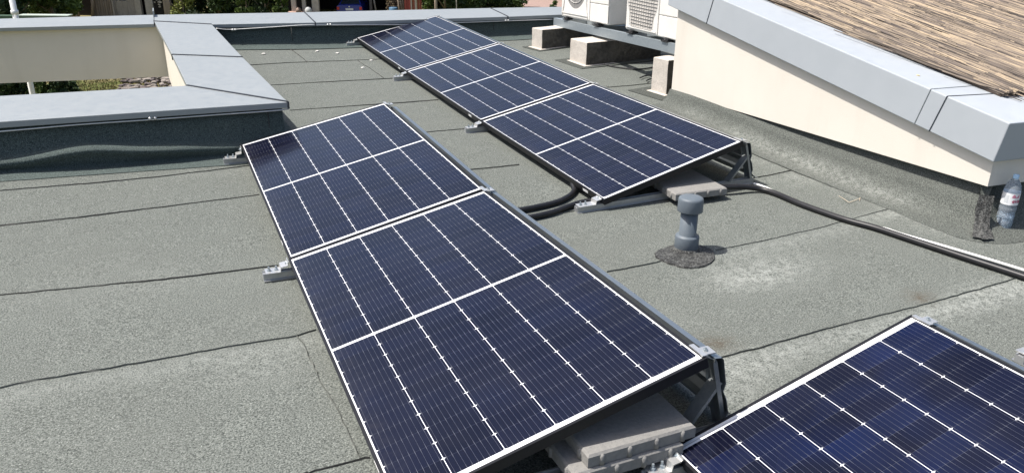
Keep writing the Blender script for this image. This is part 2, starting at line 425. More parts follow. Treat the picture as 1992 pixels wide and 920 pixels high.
# membrane upstand with fillet and a loose fold that catches the sun
bm = B(); n = 120; rows = []
for k in range(n+1):
    s = k/n; c = p0.lerp(p1+V((-.04, 0, 0)), s); col_ = []
    g = c.copy(); zb = zr(g.x, g.y-.05); top = zc(c.y)-FASC-.003
    fold = .048*math.exp(-((c.x+1.05)/.38)**2)+.040*math.exp(-((c.x+.50)/.35)**2)+.045*math.exp(-((c.x+2.0)/.5)**2)+.012
    fz = .075+.055*math.exp(-((c.x+.95)/.30)**2)+.02*math.exp(-((c.x+.45)/.3)**2)
    nz = .006*noise.noise(V((c.x*6, 0, 0)))
    for dy, zz in ((-.24, .003), (-.17, .006), (-.11, .014), (-.065, .028), (-.072-fold*.75, fz-.03), (-.070-fold, fz-.006), (-.068-fold, fz+.006), (-.045-fold*.6, fz+.018), (-.022, fz+.035), (-.006, .22), (0, top-zb)):
        col_.append(bm.verts.new((c.x, c.y+dy+nz, zb+min(zz, top-zb))))
    col_.append(bm.verts.new((c.x, c.y+.065, top))); rows.append(col_)
for a, b in zip(rows, rows[1:]):
    for k in range(len(a)-1): f = bm.faces.new([a[k], b[k], b[k+1], a[k+1]]); f.smooth = True
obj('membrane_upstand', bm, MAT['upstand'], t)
bm = B(); tube(bm, [V((.2, p1.y-.006, .03)), V((.2, p1.y-.004, .2)), V((.2, p1.y+.0, .335))], .004, 5); obj('upstand_seam', bm, MAT['seam'], t)
# --- spine parapet (runs away from the camera)
t = thing('parapet_wall', ((sm1.x+sm2.x)/2, sm1.y, 0), 'side parapet running away from the viewer, two coping joints, sunlit cream inner face', 'parapet wall', 'parapet walls round the roof')
j1 = (oncop(335, 107), oncop(471, 112))
coping_part('coping', [iB+V((0, .001, 0)), fB+V((0, .001, 0)), sm2, sOut, sIn, sm1], t, MAT['coping'], joints=(j1, (oncop(299, 42), oncop(411, 48))))
bm = B(); prism(bm, [V((fB.x-.16, fB.y+.045+.075, 0)), V((fB.x-.05, fB.y+.045+.075, 0)), V((sOut.x-.05, sOut.y+.3, 0)), V((sIn.x+.045, sIn.y+.3, 0)), V((iB.x+.045, iB.y-.2, 0))], ZB+.001, lambda p: zc(p[1])-FASC-.002); obj('inner_wall', bm, MAT['stucco'], t)
bm = B()
for k in range(40):
    pass
n = 60; rows = []
e0, e1 = V((fB.x-.045, fB.y+.047, 0)), V((sOut.x-.045, sOut.y+.35, 0))
for k in range(n+1):
    c = e0.lerp(e1, k/n); top = zc(c.y)-FASC-.003; zb = zr(c.x+.05, c.y)
    rows.append([bm.verts.new((c.x+dx, c.y, zb+min(zz, top-zb))) for dx, zz in ((.16, .003), (.08, .009), (.03, .03), (.008, .08), (0, .2), (0, 9))])
for a, b in zip(rows, rows[1:]):
    for k in range(5): f = bm.faces.new([a[k], b[k], b[k+1], a[k+1]]); f.smooth = True
obj('membrane_upstand', bm, MAT['upstand'], t)
# --- far parapet, right of the spine
t = thing('parapet_wall', ((sOut.x+frR.x)/2, sOut.y, 0), 'far parapet behind the back row of panels, running to the air conditioners', 'parapet wall', 'parapet walls round the roof')
fx_, bx_ = ext(sOut, frR, 8.6), ext(bkR, bkRR, 8.6)
mid_b = [oncop(592, 24.5), oncop(953, 16.3)]; mid_f = [oncop(613, 44.5), oncop(988, 33)]
coping_part('coping', [sIn+V((.001, .001, 0)), sOut+V((0, .001, 0)), mid_f[0], mid_f[1], frR, fx_, bx_, bkRR, mid_b[1], mid_b[0], bkR], t, MAT['coping'], joints=((mid_b[0], mid_f[0]), (mid_b[1], mid_f[1])))
front = [sOut, mid_f[0], mid_f[1], frR, fx_]
wf = [p+V((0, .05, 0)) for p in front]
bm = B(); prism(bm, [p+V((0, .05, 0)) for p in wf]+[bx_+V((0, -.05, 0)), bkRR+V((0, -.05, 0)), bkR+V((.1, -.05, 0)), V((sIn.x+.05, wf[0].y+.32, 0)), V((wf[0].x, wf[0].y+.32, 0))], ZB, lambda p: zc(p[1])-FASC-.002); obj('inner_wall', bm, MAT['stucco'], t)
bm = B(); rows = []
for a, b in zip(wf, wf[1:]):
    for k in range(14):
        c = a.lerp(b, k/14); top = zc(c.y)-FASC-.003; zb = zr(c.x, c.y-.1)
        dz = .004*noise.noise(V((c.x*3, 7, 0)))
        rows.append([bm.verts.new((c.x, c.y+dy+dz, zb+min(zz, top-zb))) for dy, zz in ((-.30, .003), (-.16, .010), (-.07, .022), (-.02, .05), (0, .12), (.003, 9), (.055, 9))])
for a, b in zip(rows, rows[1:]):
    for k in range(6): f = bm.faces.new([a[k], b[k], b[k+1], a[k+1]]); f.smooth = True
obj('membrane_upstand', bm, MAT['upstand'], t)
bm = B()
for u_, v0, v1 in ((569, 57, 80), (960, 45, 64)):
    a = ony(u_, v1, wf[1].y-.012) if u_ < 700 else ony(u_, v1, lerp(mid_f[1].y, mid_f[0].y, .1)+.035)
    tube(bm, [V((a.x, a.y, a.z)), V((a.x, a.y+.006, zc(a.y)-FASC-.01))], .004, 5)
obj('upstand_seam', bm, MAT['seam'], t)
# --- roof edge beam across the opening, left
t = thing('edge_beam', ((fgL.x+fgR.x)/2, fgL.y, 0), 'cream rendered edge beam in shade across the roof opening, grey coping on top', 'edge beam')
gl, bl = ext(fgL, fgR, -4.6), ext(bkL, bkR, -4.6)
coping_part('coping', [gl, fgR+V((-.004, 0, 0)), bkR+V((-.004, 0, 0)), bl], t, MAT['coping'])
bm = B(); a, b = fgR+V((.10, .05, 0)), gl+V((0, .05, 0))
prism(bm, [b, a, bkR+V((.08, -.05, 0)), bl+V((0, -.05, 0))], ZB-.002, lambda p: zc(p[1])-FASC-.002); obj('beam', bm, MAT['stucco'], t)
bm = B(); box(bm, bkR+V((-.004, -.05, .035)), (.012, .35, .07), ey=V((fgR-bkR).normalized())); obj('joint', bm, MAT['coping'], t)

# lightning conductor wires with clamps
def wire(name, pts, clips, label):
    P = [V(p) for p in pts]; t = thing(name, P[len(P)//2], label, 'lightning wire', 'lightning wires under the copings')
    bm = B(); Q = smooth_path(P, 10); tube(bm, Q, .0056, 6); obj('conductor', bm, MAT['alu'], t, smooth=True)
    for c in clips:
        bm = B()
        for s in (-1, 1):
            lathe(bm, [(.011, 0), (.011, .012), (.006, .013), (.006, .02)], c+V((s*.016, -.004, .004)), V((0, -1, 0)), 8)
        box(bm, c+V((0, .012, .004)), (.055, .006, .024)); box(bm, c+V((0, .028, .012)), (.02, .05, .005))
        obj('clamp', bm, MAT['alu'], t)
    return t
def wl(u, v, yf): return ony(u, v, yf)
def yline(a, b, x): return a.y+(b.y-a.y)*((x-a.x)/(b.x-a.x))
def onfront(u, v, a, b, off):
    p = ony(u, v, a.y+off)
    for _ in range(6): p = ony(u, v, yline(a, b, p.x)+off)
    return p
w1 = [onfront(u, v, fA, fB, .012) for u, v in ((-260, 276), (0, 256), (150, 243), (295, 233), (430, 223), (545, 214.5))]
wire('lightning_wire', w1+[fB+V((.012, .06, -.05)), fB+V((.018, .3, -.05))], [onfront(297, 231, fA, fB, .012)], 'thin metal wire clamped under the front edge of the near parapet coping')
w2 = [onfront(u, v, sOut, mid_f[0], .0) for u, v in ((420, 56), (450, 58), (520, 54), (600, 49))]+[onfront(u, v, mid_f[0], mid_f[1], .0) for u, v in ((640, 49.5), (700, 49), (800, 48), (900, 44.5), (985, 41.5), (1075, 38.5))]
wire('lightning_wire', w2, [onfront(455, 59, sOut, mid_f[0], 0), onfront(640, 49, mid_f[0], mid_f[1], 0), onfront(986, 41, mid_f[0], mid_f[1], 0)], 'thin metal wire clamped under the far parapet coping behind the panels')

# ------------------------------------------------------------------ upper structure at right: sloped wall, coping, reeds
XW = 3.70
def zt(y): return .742 + .1412*(y-0.0)      # ridge line of sloping coping (at its front face)
ft = [onx(*q, 3.655) for q in ((1406, 0), (1564, 65), (1811, 175), (1964.7, 240.5))]
s_ = (ft[0].z-ft[3].z)/(ft[0].y-ft[3].y); zt0 = ft[3].z-s_*ft[3].y
def zt(y): return zt0+s_*y
flo = [onx(*q, 3.655) for q in ((1400, 62), (1777, 237), (1929, 316))]
FH = sum(zt(p.y)-p.z for p in flo)/3
yE, yF = ft[3].y, onx(1299, 13, 3.655).y
wbL, wbR = onx(1306, 178, XW), onx(1921, 363, XW)
def zwb(y): return wbR.z+(wbL.z-wbR.z)*((y-wbR.y)/(wbL.y-wbR.y))
t = thing('roof_extension', (XW, .7, 0), 'raised cream wall with sloping pale metal coping at the right', 'roof structure')
yn, yf = wbR.y, wbL.y
bm = B(); hexa(bm, [V((XW, yn, zwb(yn))), V((8.2, yn-.35, zwb(yn)+.02)), V((8.2, yf, zwb(yf))), V((XW, yf, zwb(yf))), V((XW, yn, zt(yn)-.06)), V((8.2, yn-.35, zt(yn)-.06)), V((8.2, yf, zt(yf)-.06)), V((XW, yf, zt(yf)-.06))])
obj('wall', bm, MAT['stucco'], t)
XF = 3.655; XR = 4.02
cop = B()
yE2 = yE-.02
hexa(cop, [V((XF+.0, yE+.04, zt(yE+.04)-FH)), V((8.2, yE-.30, zt(yE+.04)-FH)), V((8.2, yF, zt(yF)-FH)), V((XF, yF, zt(yF)-FH)),
           V((XF+.0, yE, zt(yE))), V((8.2, yE-.36, zt(yE)+.0)), V((8.2, yF, zt(yF))), V((XF, yF, zt(yF)))])
co_ = obj('coping', cop, MAT['coping_pale'], t, bevel=.006)
def cjoint(yt, yb, w, mat, yend):
    bm = B(); a = V((XF-.001, yb, zt(yb)-FH)); b = V((XF-.001, yt, zt(yt)+.001)); c = V((XF+.36, yend, zt(yend)+.001))
    box(bm, (a+b)/2, ((b-a).length, w, .005), (b-a).normalized(), V((b-a).normalized().cross(V((1, 0, 0)))), V((1, 0, 0)))
    d = (c-b).normalized(); nn = d.cross(V((0, 0, 1))).normalized()
    box(bm, (b+c)/2, ((c-b).length, w, .005), d, nn, nn.cross(d)*-1)
    obj('joint', bm, mat, co_)
def cj(u0, v0, u1, v1, w, mat, ue, ve):
    a, b = onx(u0, v0, XF), onx(u1, v1, XF); e = onx(ue, ve, XF+.33); cjoint(a.y, b.y, w, mat, e.y)
cj(1843, 187, 1808, 253, .005, MAT['dark_joint'], 1935, 177)
cj(1811, 173, 1779, 238, .004, MAT['coping'], 1895, 166)
cj(1390, -6, 1374, 49, .005, MAT['dark_joint'], 1440, -14)
# flashing at its foot
bm = B(); lw = bm.verts.layers.float.new('wear_light'); rows = []
path = [V((XW, yf+.01, 0)), V((XW, yf, 0)), V((XW, yn, 0)), V((8.2, yn-.35, 0))]
samp = []
for k in range(61): samp.append((path[0].lerp(path[2], k/60), V((-1, 0, 0))))
for k in range(1, 6): a = k/6*math.pi/2; samp.append((V((XW, yn, 0)), V((-math.cos(a), -math.sin(a), 0))))
for k in range(41): samp.append((path[2].lerp(path[3], k/40), V((-.077, -.997, 0))))
for c, nrm in samp:
    zb = zr(c.x+nrm.x*.1, c.y+nrm.y*.1); top = zwb(max(c.y, yn))+.02; wob = .012*noise.noise(V((c.x*3, c.y*3, 2)))
    bul = .02*math.exp(-((c.y+.1)/.35)**2) if nrm.x < -.9 else 0
    rows.append([bm.verts.new((c.x+nrm.x*(dx+wob*(dx > .02)), c.y+nrm.y*(dx+wob*(dx > .02)), min(zb+zz, top))) for dx, zz in ((.235, .002), (.225, .008), (.15+bul, .014), (.095+bul, .026), (.048+bul*.6, .058), (.022, .11), (.010, .15), (-.035, .165), (-.05, 9))])
    for q, wv in zip(rows[-1], (.0, .1, .45, .75, .35, .0, 0, 0, 0)): q[lw] = wv*(.65+.9*noise.noise(V((c.x*2, c.y*2, 9))))*(1 if nrm.x < -.9 else .3)
for a, b in zip(rows, rows[1:]):
    for k in range(8):
        try: f = bm.faces.new([a[k+1], b[k+1], b[k], a[k]]); f.smooth = True
        except ValueError: pass
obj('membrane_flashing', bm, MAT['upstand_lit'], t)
# corner patch of torn bitumen
bm = B(); rows = []
for k in range(15):
    s = k/14; zz = .0
    cc = V((XW, yn, 0)); nn = V((-math.cos(.80), -math.sin(.80), 0)); sd = V((-nn.y, nn.x, 0)); col_ = []
    for dx, h in ((.225, .012), (.17, .024), (.115, .036), (.068, .066), (.045, .12), (.03, .2)):
        ww = .075+.20*max(0, dx-.06)+.022*noise.noise(V((dx*30, s*3, 4)))
        p = cc+nn*(dx+.010+.012*noise.noise(V((s*5, h*20, 0)))-.05*abs(s-.5)*(dx > .1))+sd*((s-.5)*ww)
        col_.append(bm.verts.new((p.x, p.y, zr(p.x, p.y)+min(h+.010, zwb(yn)-.002-zr(p.x, p.y)))))
    rows.append(col_)
for a, b in zip(rows, rows[1:]):
    for k in range(5): f = bm.faces.new([a[k+1], b[k+1], b[k], a[k]]); f.smooth = True
obj('corner_patch', bm, MAT['patch'], t)
# reed mat lying on the slope
def reed_mat():
    m = M('dry_reed', .75, 0, .25); tn = m.attr('tint'); n = m.noise(22, 4, .7, (1, .09, 1))
    c = m.mix(m.rng(tn, 0, .5), (.045, .038, .034), (.205, .168, .135)); c = m.mix(m.rng(tn, .5, 1), c, (.45, .355, .245)); c = m.mix(m.rng(n, .48, .66)*.6, c, (.15, .125, .115))
    m.color(c); return m.m
rg = random.Random(11); bm = B(); lt = bm.verts.layers.float.new('tint')
def onslope(u, v, h=0):
    p = onx(u, v, 4.2)
    d = ray(u, v); k = (zt0+h+s_*CAM.y-CAM.z)/(d.z-s_*d.y); return CAM+d*k
r1, r2, r3 = onslope(1505, 0, .03), onslope(1955, 183, .03), onslope(1992, 172, .03)
ed = (r1-r2).normalized()
def stalk(x, y, L, h, dirx, rad):
    tn = min(1, max(0, rg.gauss(.5, .36)+.5*noise.noise(V((x*14, y*.9, 0))))); y0 = y; n = 3
    pr = None
    bend = rg.uniform(-.006, .006)
    for k in range(n+1):
        s = k/n; yy = y0+L*s; xx = x+dirx*L*s+bend*math.sin(s*math.pi); zz = zt(yy)+h
        vs_ = [bm.verts.new((xx+rad*math.cos(a), yy, zz+rad*math.sin(a))) for a in (-.5, math.pi/2, math.pi+.5)]
        for v in vs_: v[lt] = tn
        if pr:
            for q in range(3): bm.faces.new([pr[q], pr[(q+1) % 3], vs_[(q+1) % 3], vs_[q]])
        else: bm.faces.new(vs_[::-1])
        pr = vs_
for k in range(9500):
    x = r2.x+.012+abs(rg.random())*2.6
    lay = rg.randint(0, 2); h = .008+lay*.012+.008*rg.random()
    yend = r2.y+.02-(x-r2.x)*.07+rg.uniform(-.015, .05)+ (rg.random() < .03)*-.1
    y = yend if rg.random() < .4 else yend+rg.uniform(0, 2.6)
    edge = r2.x+(r1.x-r2.x)*((y-r2.y)/(r1.y-r2.y))
    if y > r2.y: x += edge-r2.x
    L = rg.uniform(.25, 1.3); y2 = min(y+L, 3.6)
    dx = (r1.x-r2.x)/(r1.y-r2.y)+rg.gauss(.0, .055)+ .03*min(1, (x-edge)/.5)
    stalk(x, y, y2-y, h, dx, rg.uniform(.0018, .0042))
o = obj('reed_mat', bm, reed_mat()); tag(o, 'mat of dry tan reed stalks lying on the pale sloping roof', 'reed mat', kind='stuff')
# the dark mat under the reeds
bm = B(); hexa(bm, [V((r2.x+.01, r2.y+.03, zt(r2.y+.03)+.003)), V((r2.x+3.0, r2.y-.17, zt(r2.y-.17)+.003)), V((r1.x+3.2, 3.6, zt(3.6)+.003)), V((r1.x+.01+(r1.x-r2.x)/(r1.y-r2.y)*(3.6-r1.y), 3.6, zt(3.6)+.003)),
                    V((r2.x+.01, r2.y+.03, zt(r2.y+.03)+.009)), V((r2.x+3.0, r2.y-.17, zt(r2.y-.17)+.009)), V((r1.x+3.2, 3.6, zt(3.6)+.009)), V((r1.x+.01+(r1.x-r2.x)/(r1.y-r2.y)*(3.6-r1.y), 3.6, zt(3.6)+.009))])
obj('backing', bm, mottled('reed_backing', (.04, .03, .025), (.10, .075, .058), 20, .9), o)

# ------------------------------------------------------------------ solar panels
ZO = [(.0406,.0184),(-.0131,-.0152),(.0161,.0545),(.0502,.0373),(.0032,-.0051),(-.0415,-.0451),(-.0707,-.0433),(-.0091,.0227)]
TILT, GAP, H0 = .21870, .018, .10
SP = PL+GAP
class Row:
    def __init__(s, ox, oy, yw): s.o = V((ox, oy, 0)); s.ex = V((math.cos(yw), math.sin(yw), 0)); s.ey = V((-math.sin(yw), math.cos(yw), 0))
RB, RC, RD = Row(0, 0, 0), Row(1.9051, .3001, .0271), Row(.9596, -3.8879, .0388)
RA = Row(.0039, -.0119, .0097)
def surf(row, k, zs):
    """panel surface function: k-th panel along row, zs = (far support, near support) height offsets"""
    vF, vN = PL+k*SP, -GAP/2+k*SP
    def fn(u, v, w=0.0):
        def pt(u, v):
            q = u/PW; tt = (v-vN)/(vF-vN)
            zf = zs[0][0]*(1-q)+zs[0][1]*q; zn = zs[1][0]*(1-q)+zs[1][1]*q
            p = row.o+row.ex*(u*math.cos(TILT))+row.ey*v
            return V((p.x, p.y, u*math.sin(TILT)+H0+zf*tt+zn*(1-tt)))
        v = v+k*SP; p = pt(u, v)
        if w:
            n = (pt(u+.01, v)-p).cross(pt(u, v+.01)-p).normalized(); p = p+n*w
        return p
    return fn
def solar_panel(row, k, zs, label):
    P = surf(row, k, zs)
    base = P(PW/2, PL/2); t = thing('solar_panel', (base.x, base.y, base.z-.03), label, 'solar panel', 'solar panels on the flat roof')
    fr = B()
    def bar(u0, u1, v0, v1, w0, w1, nseg=1):
        for i in range(nseg):
            a, b = v0+(v1-v0)*i/nseg, v0+(v1-v0)*(i+1)/nseg
            hexa(fr, [P(u0, a, w0), P(u1, a, w0), P(u1, b, w0), P(u0, b, w0), P(u0, a, w1), P(u1, a, w1), P(u1, b, w1), P(u0, b, w1)])
    bar(0, FR, 0, PL, -.035, .0015); bar(PW-FR, PW, 0, PL, -.035, .0015)
    bar(FR, PW-FR, 0, FR, -.035, .0015); bar(FR, PW-FR, PL-FR, PL, -.035, .0015)
    bar(FR, .03, FR, PL-FR, -.035, -.033); bar(PW-.03, PW-FR, FR, PL-FR, -.035, -.033)
    obj('frame', fr, MAT['frame'], t)
    bm = B(); uvl = bm.loops.layers.uv.new('UVMap'); n = 8; g = {}
    for i in range(3):
        for j in range(n+1):
            u, v = FR+(PW-2*FR)*i/2, FR+(PL-2*FR)*j/n; g[i, j] = (bm.verts.new(P(u, v, -.0005)), u, v)
    for i in range(2):
        for j in range(n):
            q = [g[i, j], g[i+1, j], g[i+1, j+1], g[i, j+1]]; f = bm.faces.new([a[0] for a in q]); f.smooth = True
            for l, a in zip(f.loops, q): l[uvl].uv = (a[1], a[2])
    gl_ = obj('glass', bm, MAT['cells_blue' if row is RD else 'cells'], t)
    bm = B(); g2 = {}
    for i in range(3):
        for j in range(n+1): g2[i, j] = bm.verts.new(P(FR+(PW-2*FR)*i/2, FR+(PL-2*FR)*j/n, -.006))
    for i in range(2):
        for j in range(n): bm.faces.new([g2[i, j], g2[i, j+1], g2[i+1, j+1], g2[i+1, j]])
    obj('backsheet', bm, MAT['bs'], t)
    bm = B(); hexa(bm, [P(-.0012, v, w) for v, w in ((.2, -.028), (.262, -.028), (.262, -.012), (.2, -.012))]+[P(.0, v, w) for v, w in ((.2, -.028), (.262, -.028), (.262, -.012), (.2, -.012))])
    obj('sticker', bm, MAT['label_white'], t)
    bm = B(); hexa(bm, [P(u, v, w) for w in (-.026, -.007) for u, v in ((.50, .93), (.56, .93), (.56, 1.02), (.50, 1.02))]); obj('junction_box', bm, MAT['rubber'], t)
    return t
MAT['bs'] = M('backsheet', .7, 0, .3, (.55, .55, .56)).m
solar_panel(RA, 0, (ZO[0], ZO[1]), 'far solar panel of the two-panel middle row, its corner beside the near parapet')
solar_panel(RB, -1, (ZO[1], ZO[2]), 'large foreground solar panel propped above two stacked concrete pavers')
solar_panel(RC, 2, (ZO[3], ZO[4]), 'farthest solar panel of the back row, in front of far parapet, pale sky reflection')
solar_panel(RC, 1, (ZO[4], ZO[5]), 'middle solar panel of the back row of three')
solar_panel(RC, 0, (ZO[5], ZO[6]), 'nearest solar panel of the back row, behind the grey vent pipe')
solar_panel(RD, 0, (ZO[7], ZO[7]), 'solar panel cut off by the bottom right corner of the photo')

# mounting rails with low bracket and high support
def mount(row, v, zlo, zhi, label, stub=.125, high=True, end=1.16):
    o = row.o+row.ey*v; ex, ey, ez = row.ex, row.ey, V((0, 0, 1))
    zg = min(zr(*(o+ex*u).xy) for u in (0, .5, 1.0)); zg = (zr(*(o).xy)+zr(*(o+ex*1.0).xy))/2
    zg = min(zg, zlo-.085)
    dl = (zr(*(o+ex*1.1).xy)-zr(*o.xy))/1.1; e1 = (ex+ez*dl).normalized()
    b0 = V((o.x, o.y, zr(*o.xy)))
    t = thing('mounting_rail', b0, label, 'mounting rail', 'mounting rails under the solar panels')
    bm = B(); L = end+stub; c = b0+e1*((end-stub)/2)
    box(bm, c+ez*.004, (L, .062, .004), e1, ey, ez); box(bm, c+ez*.020, (L, .040, .028), e1, ey, ez)
    box(bm, c+ez*.0365+ey*.016, (L, .006, .005), e1, ey, ez); box(bm, c+ez*.0365-ey*.016, (L, .006, .005), e1, ey, ez)
    obj('rail', bm, MAT['alu_dull'], t)
    hl = zlo-b0.z            # panel top edge height above roof here
    a0 = -stub+.012
    prof = strip_profile([(a0, .0425), (-.045, .0425), (-.040, .066), (-.012, .070), (-.0065, .074), (-.0045, max(hl-.004, .08))], .004)
    bm = B(); extr(bm, prof, b0, e1, ez, ey, .062); br = obj('bracket', bm, MAT['alu'], t)
    for q in (a0+.018, a0+.052):
        bm = B(); lathe(bm, [(.011, 0), (.011, .002), (.0085, .0021), (.0085, .009), (.0045, .0095), (.0045, .022)], b0+e1*q+ez*.0445, ez, 6, sm=False); obj('bolt', bm, MAT['galv'], br)
    bm = B(); lathe(bm, [(.009, 0), (.009, .004), (.005, .0045), (.005, .010)], b0+e1*(-.008)+ez*max(hl-.022, .07), (-ex+ez*.3).normalized(), 6, sm=False); obj('bolt', bm, MAT['galv'], br)
    if high:
        xh = PW*math.cos(TILT); zh = zhi-b0.z-dl*xh
        t2 = b0+e1*xh; w = .055
        # leaning post, diagonal brace and top clamp
        bm = B(); extr(bm, strip_profile([(.125, .040), (.050, zh-.03), (.004, zh-.004)], .003), t2, ex, ez, ey, w); 
        for s in (-1, 1): extr(bm, strip_profile([(.118, .040), (.046, zh-.035)], .016), t2+ey*(s*w/2), ex, ez, ey, .003)
        sp = obj('support_post', bm, MAT['galv_dark'], t)
        bm = B(); extr(bm, strip_profile([(-.06, .040), (.078, zh*.66)], .003), t2, ex, ez, ey, .05)
        extr(bm, strip_profile([(-.058, .040), (.082, zh*.66)], .012), t2-ey*.026, ex, ez, ey, .003)
        obj('brace', bm, MAT['galv_dark'], t)
        bm = B(); box(bm, t2+ex*(-.004)+ez*(zh+.0045), (.018, .075, .004), ex, ey); box(bm, t2+ex*.026+ez*(zh-.004), (.046, .045, .004), ex, ey); 
        cl = obj('clamp', bm, MAT['alu'], t)
        bm = B(); lathe(bm, [(.008, 0), (.008, .006), (.004, .0065), (.004, .011)], t2+ex*.024+ez*(zh-.002), ez, 6, sm=False); obj('bolt', bm, MAT['galv'], cl)
    return t
def zl(i): return H0+ZO[i][0]
def zh(i): return H0+ZO[i][1]+PW*math.sin(TILT)
mount(RA, PL-.035, zl(0), zh(0), 'mounting rail at the far end of the middle row, its bracket by the near parapet')
mount(RB, -GAP/2, zl(1), zh(1), 'mounting rail under the joint of the two middle row panels')
mount(RB, -SP+.045, zl(2), zh(2), 'mounting rail at the near end of the foreground panel, beside stacked pavers')
for i, (v, lb) in enumerate(((3*SP-GAP-.035, 'farthest mounting rail of the back row, against far parapet'), (2*SP-GAP/2, 'mounting rail under the joint of the farthest and middle back row panels'),
             (SP-GAP/2, 'mounting rail under the joint of the middle and nearest back row panels'), (.045, 'mounting rail at the near end of the back row, fully visible below the panel edge'))):
    mount(RC, v, zl(3+i), zh(3+i), lb, stub=.165 if i == 3 else .135)
mount(RD, PL-.05, zl(7), zh(7), 'mounting rail whose bracket holds the far corner of the bottom right panel')
RE = Row(*G(1988, 704).xy, .04)
RE.o = RE.o + RE.ex*.10
mount(RE, 0, .10, 0, 'mounting rail end with bracket at the right edge of the photo', high=False, end=1.1)

# wind deflectors
def deflector(row, v0, v1, h0, h1, label, over=.0):
    xh = PW*math.cos(TILT); bm = B(); n = 10; rows = []
    a = row.o+row.ex*xh+row.ey*v0; t = thing('wind_deflector', (a.x, a.y, zr(a.x, a.y)), label, 'wind deflector', 'sheet metal wind deflectors')
    for k in range(n+1):
        v = lerp(v0, v1, k/n); c = row.o+row.ex*xh+row.ey*v; zt_ = lerp(h0, h1, k/n); zb = zr(c.x+row.ex.x*.15, c.y)
        hh = zt_-zb-.016
        wb = .003*math.sin(k*1.9)
        prof = [(.038, hh-.018), (.040, hh), (.066, hh-.003), (.074, hh-.012), (.095, hh*.68), (.088, hh*.60), (.105, hh*.50), (.118, hh*.34), (.111, hh*.27), (.148, .045), (.175, .040)]
        rows.append([(c+row.ex*(q+wb*(1-b/hh)), zb+b) for q, b in prof])
    th = .0012
    m = len(rows[0])
    VV = [[bm.verts.new((p.x, p.y, z)) for p, z in r_] for r_ in rows]
    for A_, B_ in zip(VV, VV[1:]):
        for k in range(m-1): bm.faces.new([A_[k], A_[k+1], B_[k+1], B_[k]])
    o = obj('sheet', bm, MAT['deflector'], t); s = o.modifiers.new('thickness', 'SOLIDIFY'); s.thickness = .0015
    return t
deflector(RA, .0, PL-.07, zh(1), zh(0), 'metal wind deflector behind the far panel of the middle row')
deflector(RB, -SP+.01, -.012, zh(2), zh(1), 'metal wind deflector behind the large foreground panel')
deflector(RC, 2*SP, 3*SP-GAP, zh(4), zh(3), 'metal wind deflector behind the farthest back row panel')
deflector(RC, SP, 2*SP-.012, zh(5), zh(4), 'metal wind deflector behind the middle back row panel')
deflector(RC, .01, SP-.012, zh(6), zh(5), 'metal wind deflector behind the nearest back row panel')
deflector(RD, .0, PL-.03, zh(7), zh(7), 'metal wind deflector behind the bottom right panel')

# ballast pavers
def paver(cx, cy, zb, rot, size, th, label, parent_dirs=True):
    t = thing('concrete_paver', (cx, cy, zb), label, 'concrete paver', 'concrete pavers used as ballast')
    ex = V((math.cos(rot), math.sin(rot), 0)); ey = V((-ex.y, ex.x, 0)); c = V((cx, cy, zb)); bm = B()
    sx, sy = size; ch = .007
    lo = [(-sx/2, -sy/2), (sx/2, -sy/2), (sx/2, sy/2), (-sx/2, sy/2)]; hi = [(a-math.copysign(ch, a), b-math.copysign(ch, b)) for a, b in lo]
    L0 = [bm.verts.new(c+ex*a+ey*b) for a, b in lo]; L1 = [bm.verts.new(c+ex*a+ey*b+V((0, 0, th-ch))) for a, b in lo]; L2 = [bm.verts.new(c+ex*a+ey*b+V((0, 0, th))) for a, b in hi]
    bm.faces.new(L0[::-1]); bm.faces.new(L2)
    for P_, Q_ in ((L0, L1), (L1, L2)):
        for k in range(4): bm.faces.new([P_[k], P_[(k+1) % 4], Q_[(k+1) % 4], Q_[k]])
    for k in range(4):
        for e, f_, hs, w in ((ex, -ey, sx, sy), (ey, -ex, sy, sx)):
            q = (-.5+(k+.5)/4)*hs
            lathe(bm, [(.010, .0), (.010, th-.012), (.004, th-.006)], c+e*q+f_*(w/2-.003), V((0, 0, 1)), 10)
    obj('slab', bm, MAT['paver'], t)
    return t
zc3 = zr(2.4, .35)+.043
a, b = G(1315, 378, .085), G(1415, 364, .085)
dr = math.atan2((b-a).y, (b-a).x); e = V((math.cos(dr), math.sin(dr), 0)); n_ = V((-e.y, e.x, 0)); sx = (b-a).length
c = (a+b)/2+n_*.2
paver(c.x, c.y, zr(c.x, c.y)+.042, dr, (sx, .40), .045, 'concrete paver under the near end of the back row, behind the vent pipe')
a, b = onz(1144.6, 887, .178), onz(1354.4, 827, .178)
dr = math.atan2((b-a).y, (b-a).x); e = V((math.cos(dr), math.sin(dr), 0)); n_ = V((-e.y, e.x, 0)); sx = (b-a).length
c = (a+b)/2+n_*.21; zg = zr(c.x, c.y)
paver(c.x, c.y, .178-.043, dr, (sx, .42), .0425, 'upper concrete paver of the stack under the foreground panel')
c = c-e*.05-n_*.012
paver(c.x, c.y, .178-.087, dr, (sx, .42), .0425, 'lower concrete paver of the stack, offset to the left')

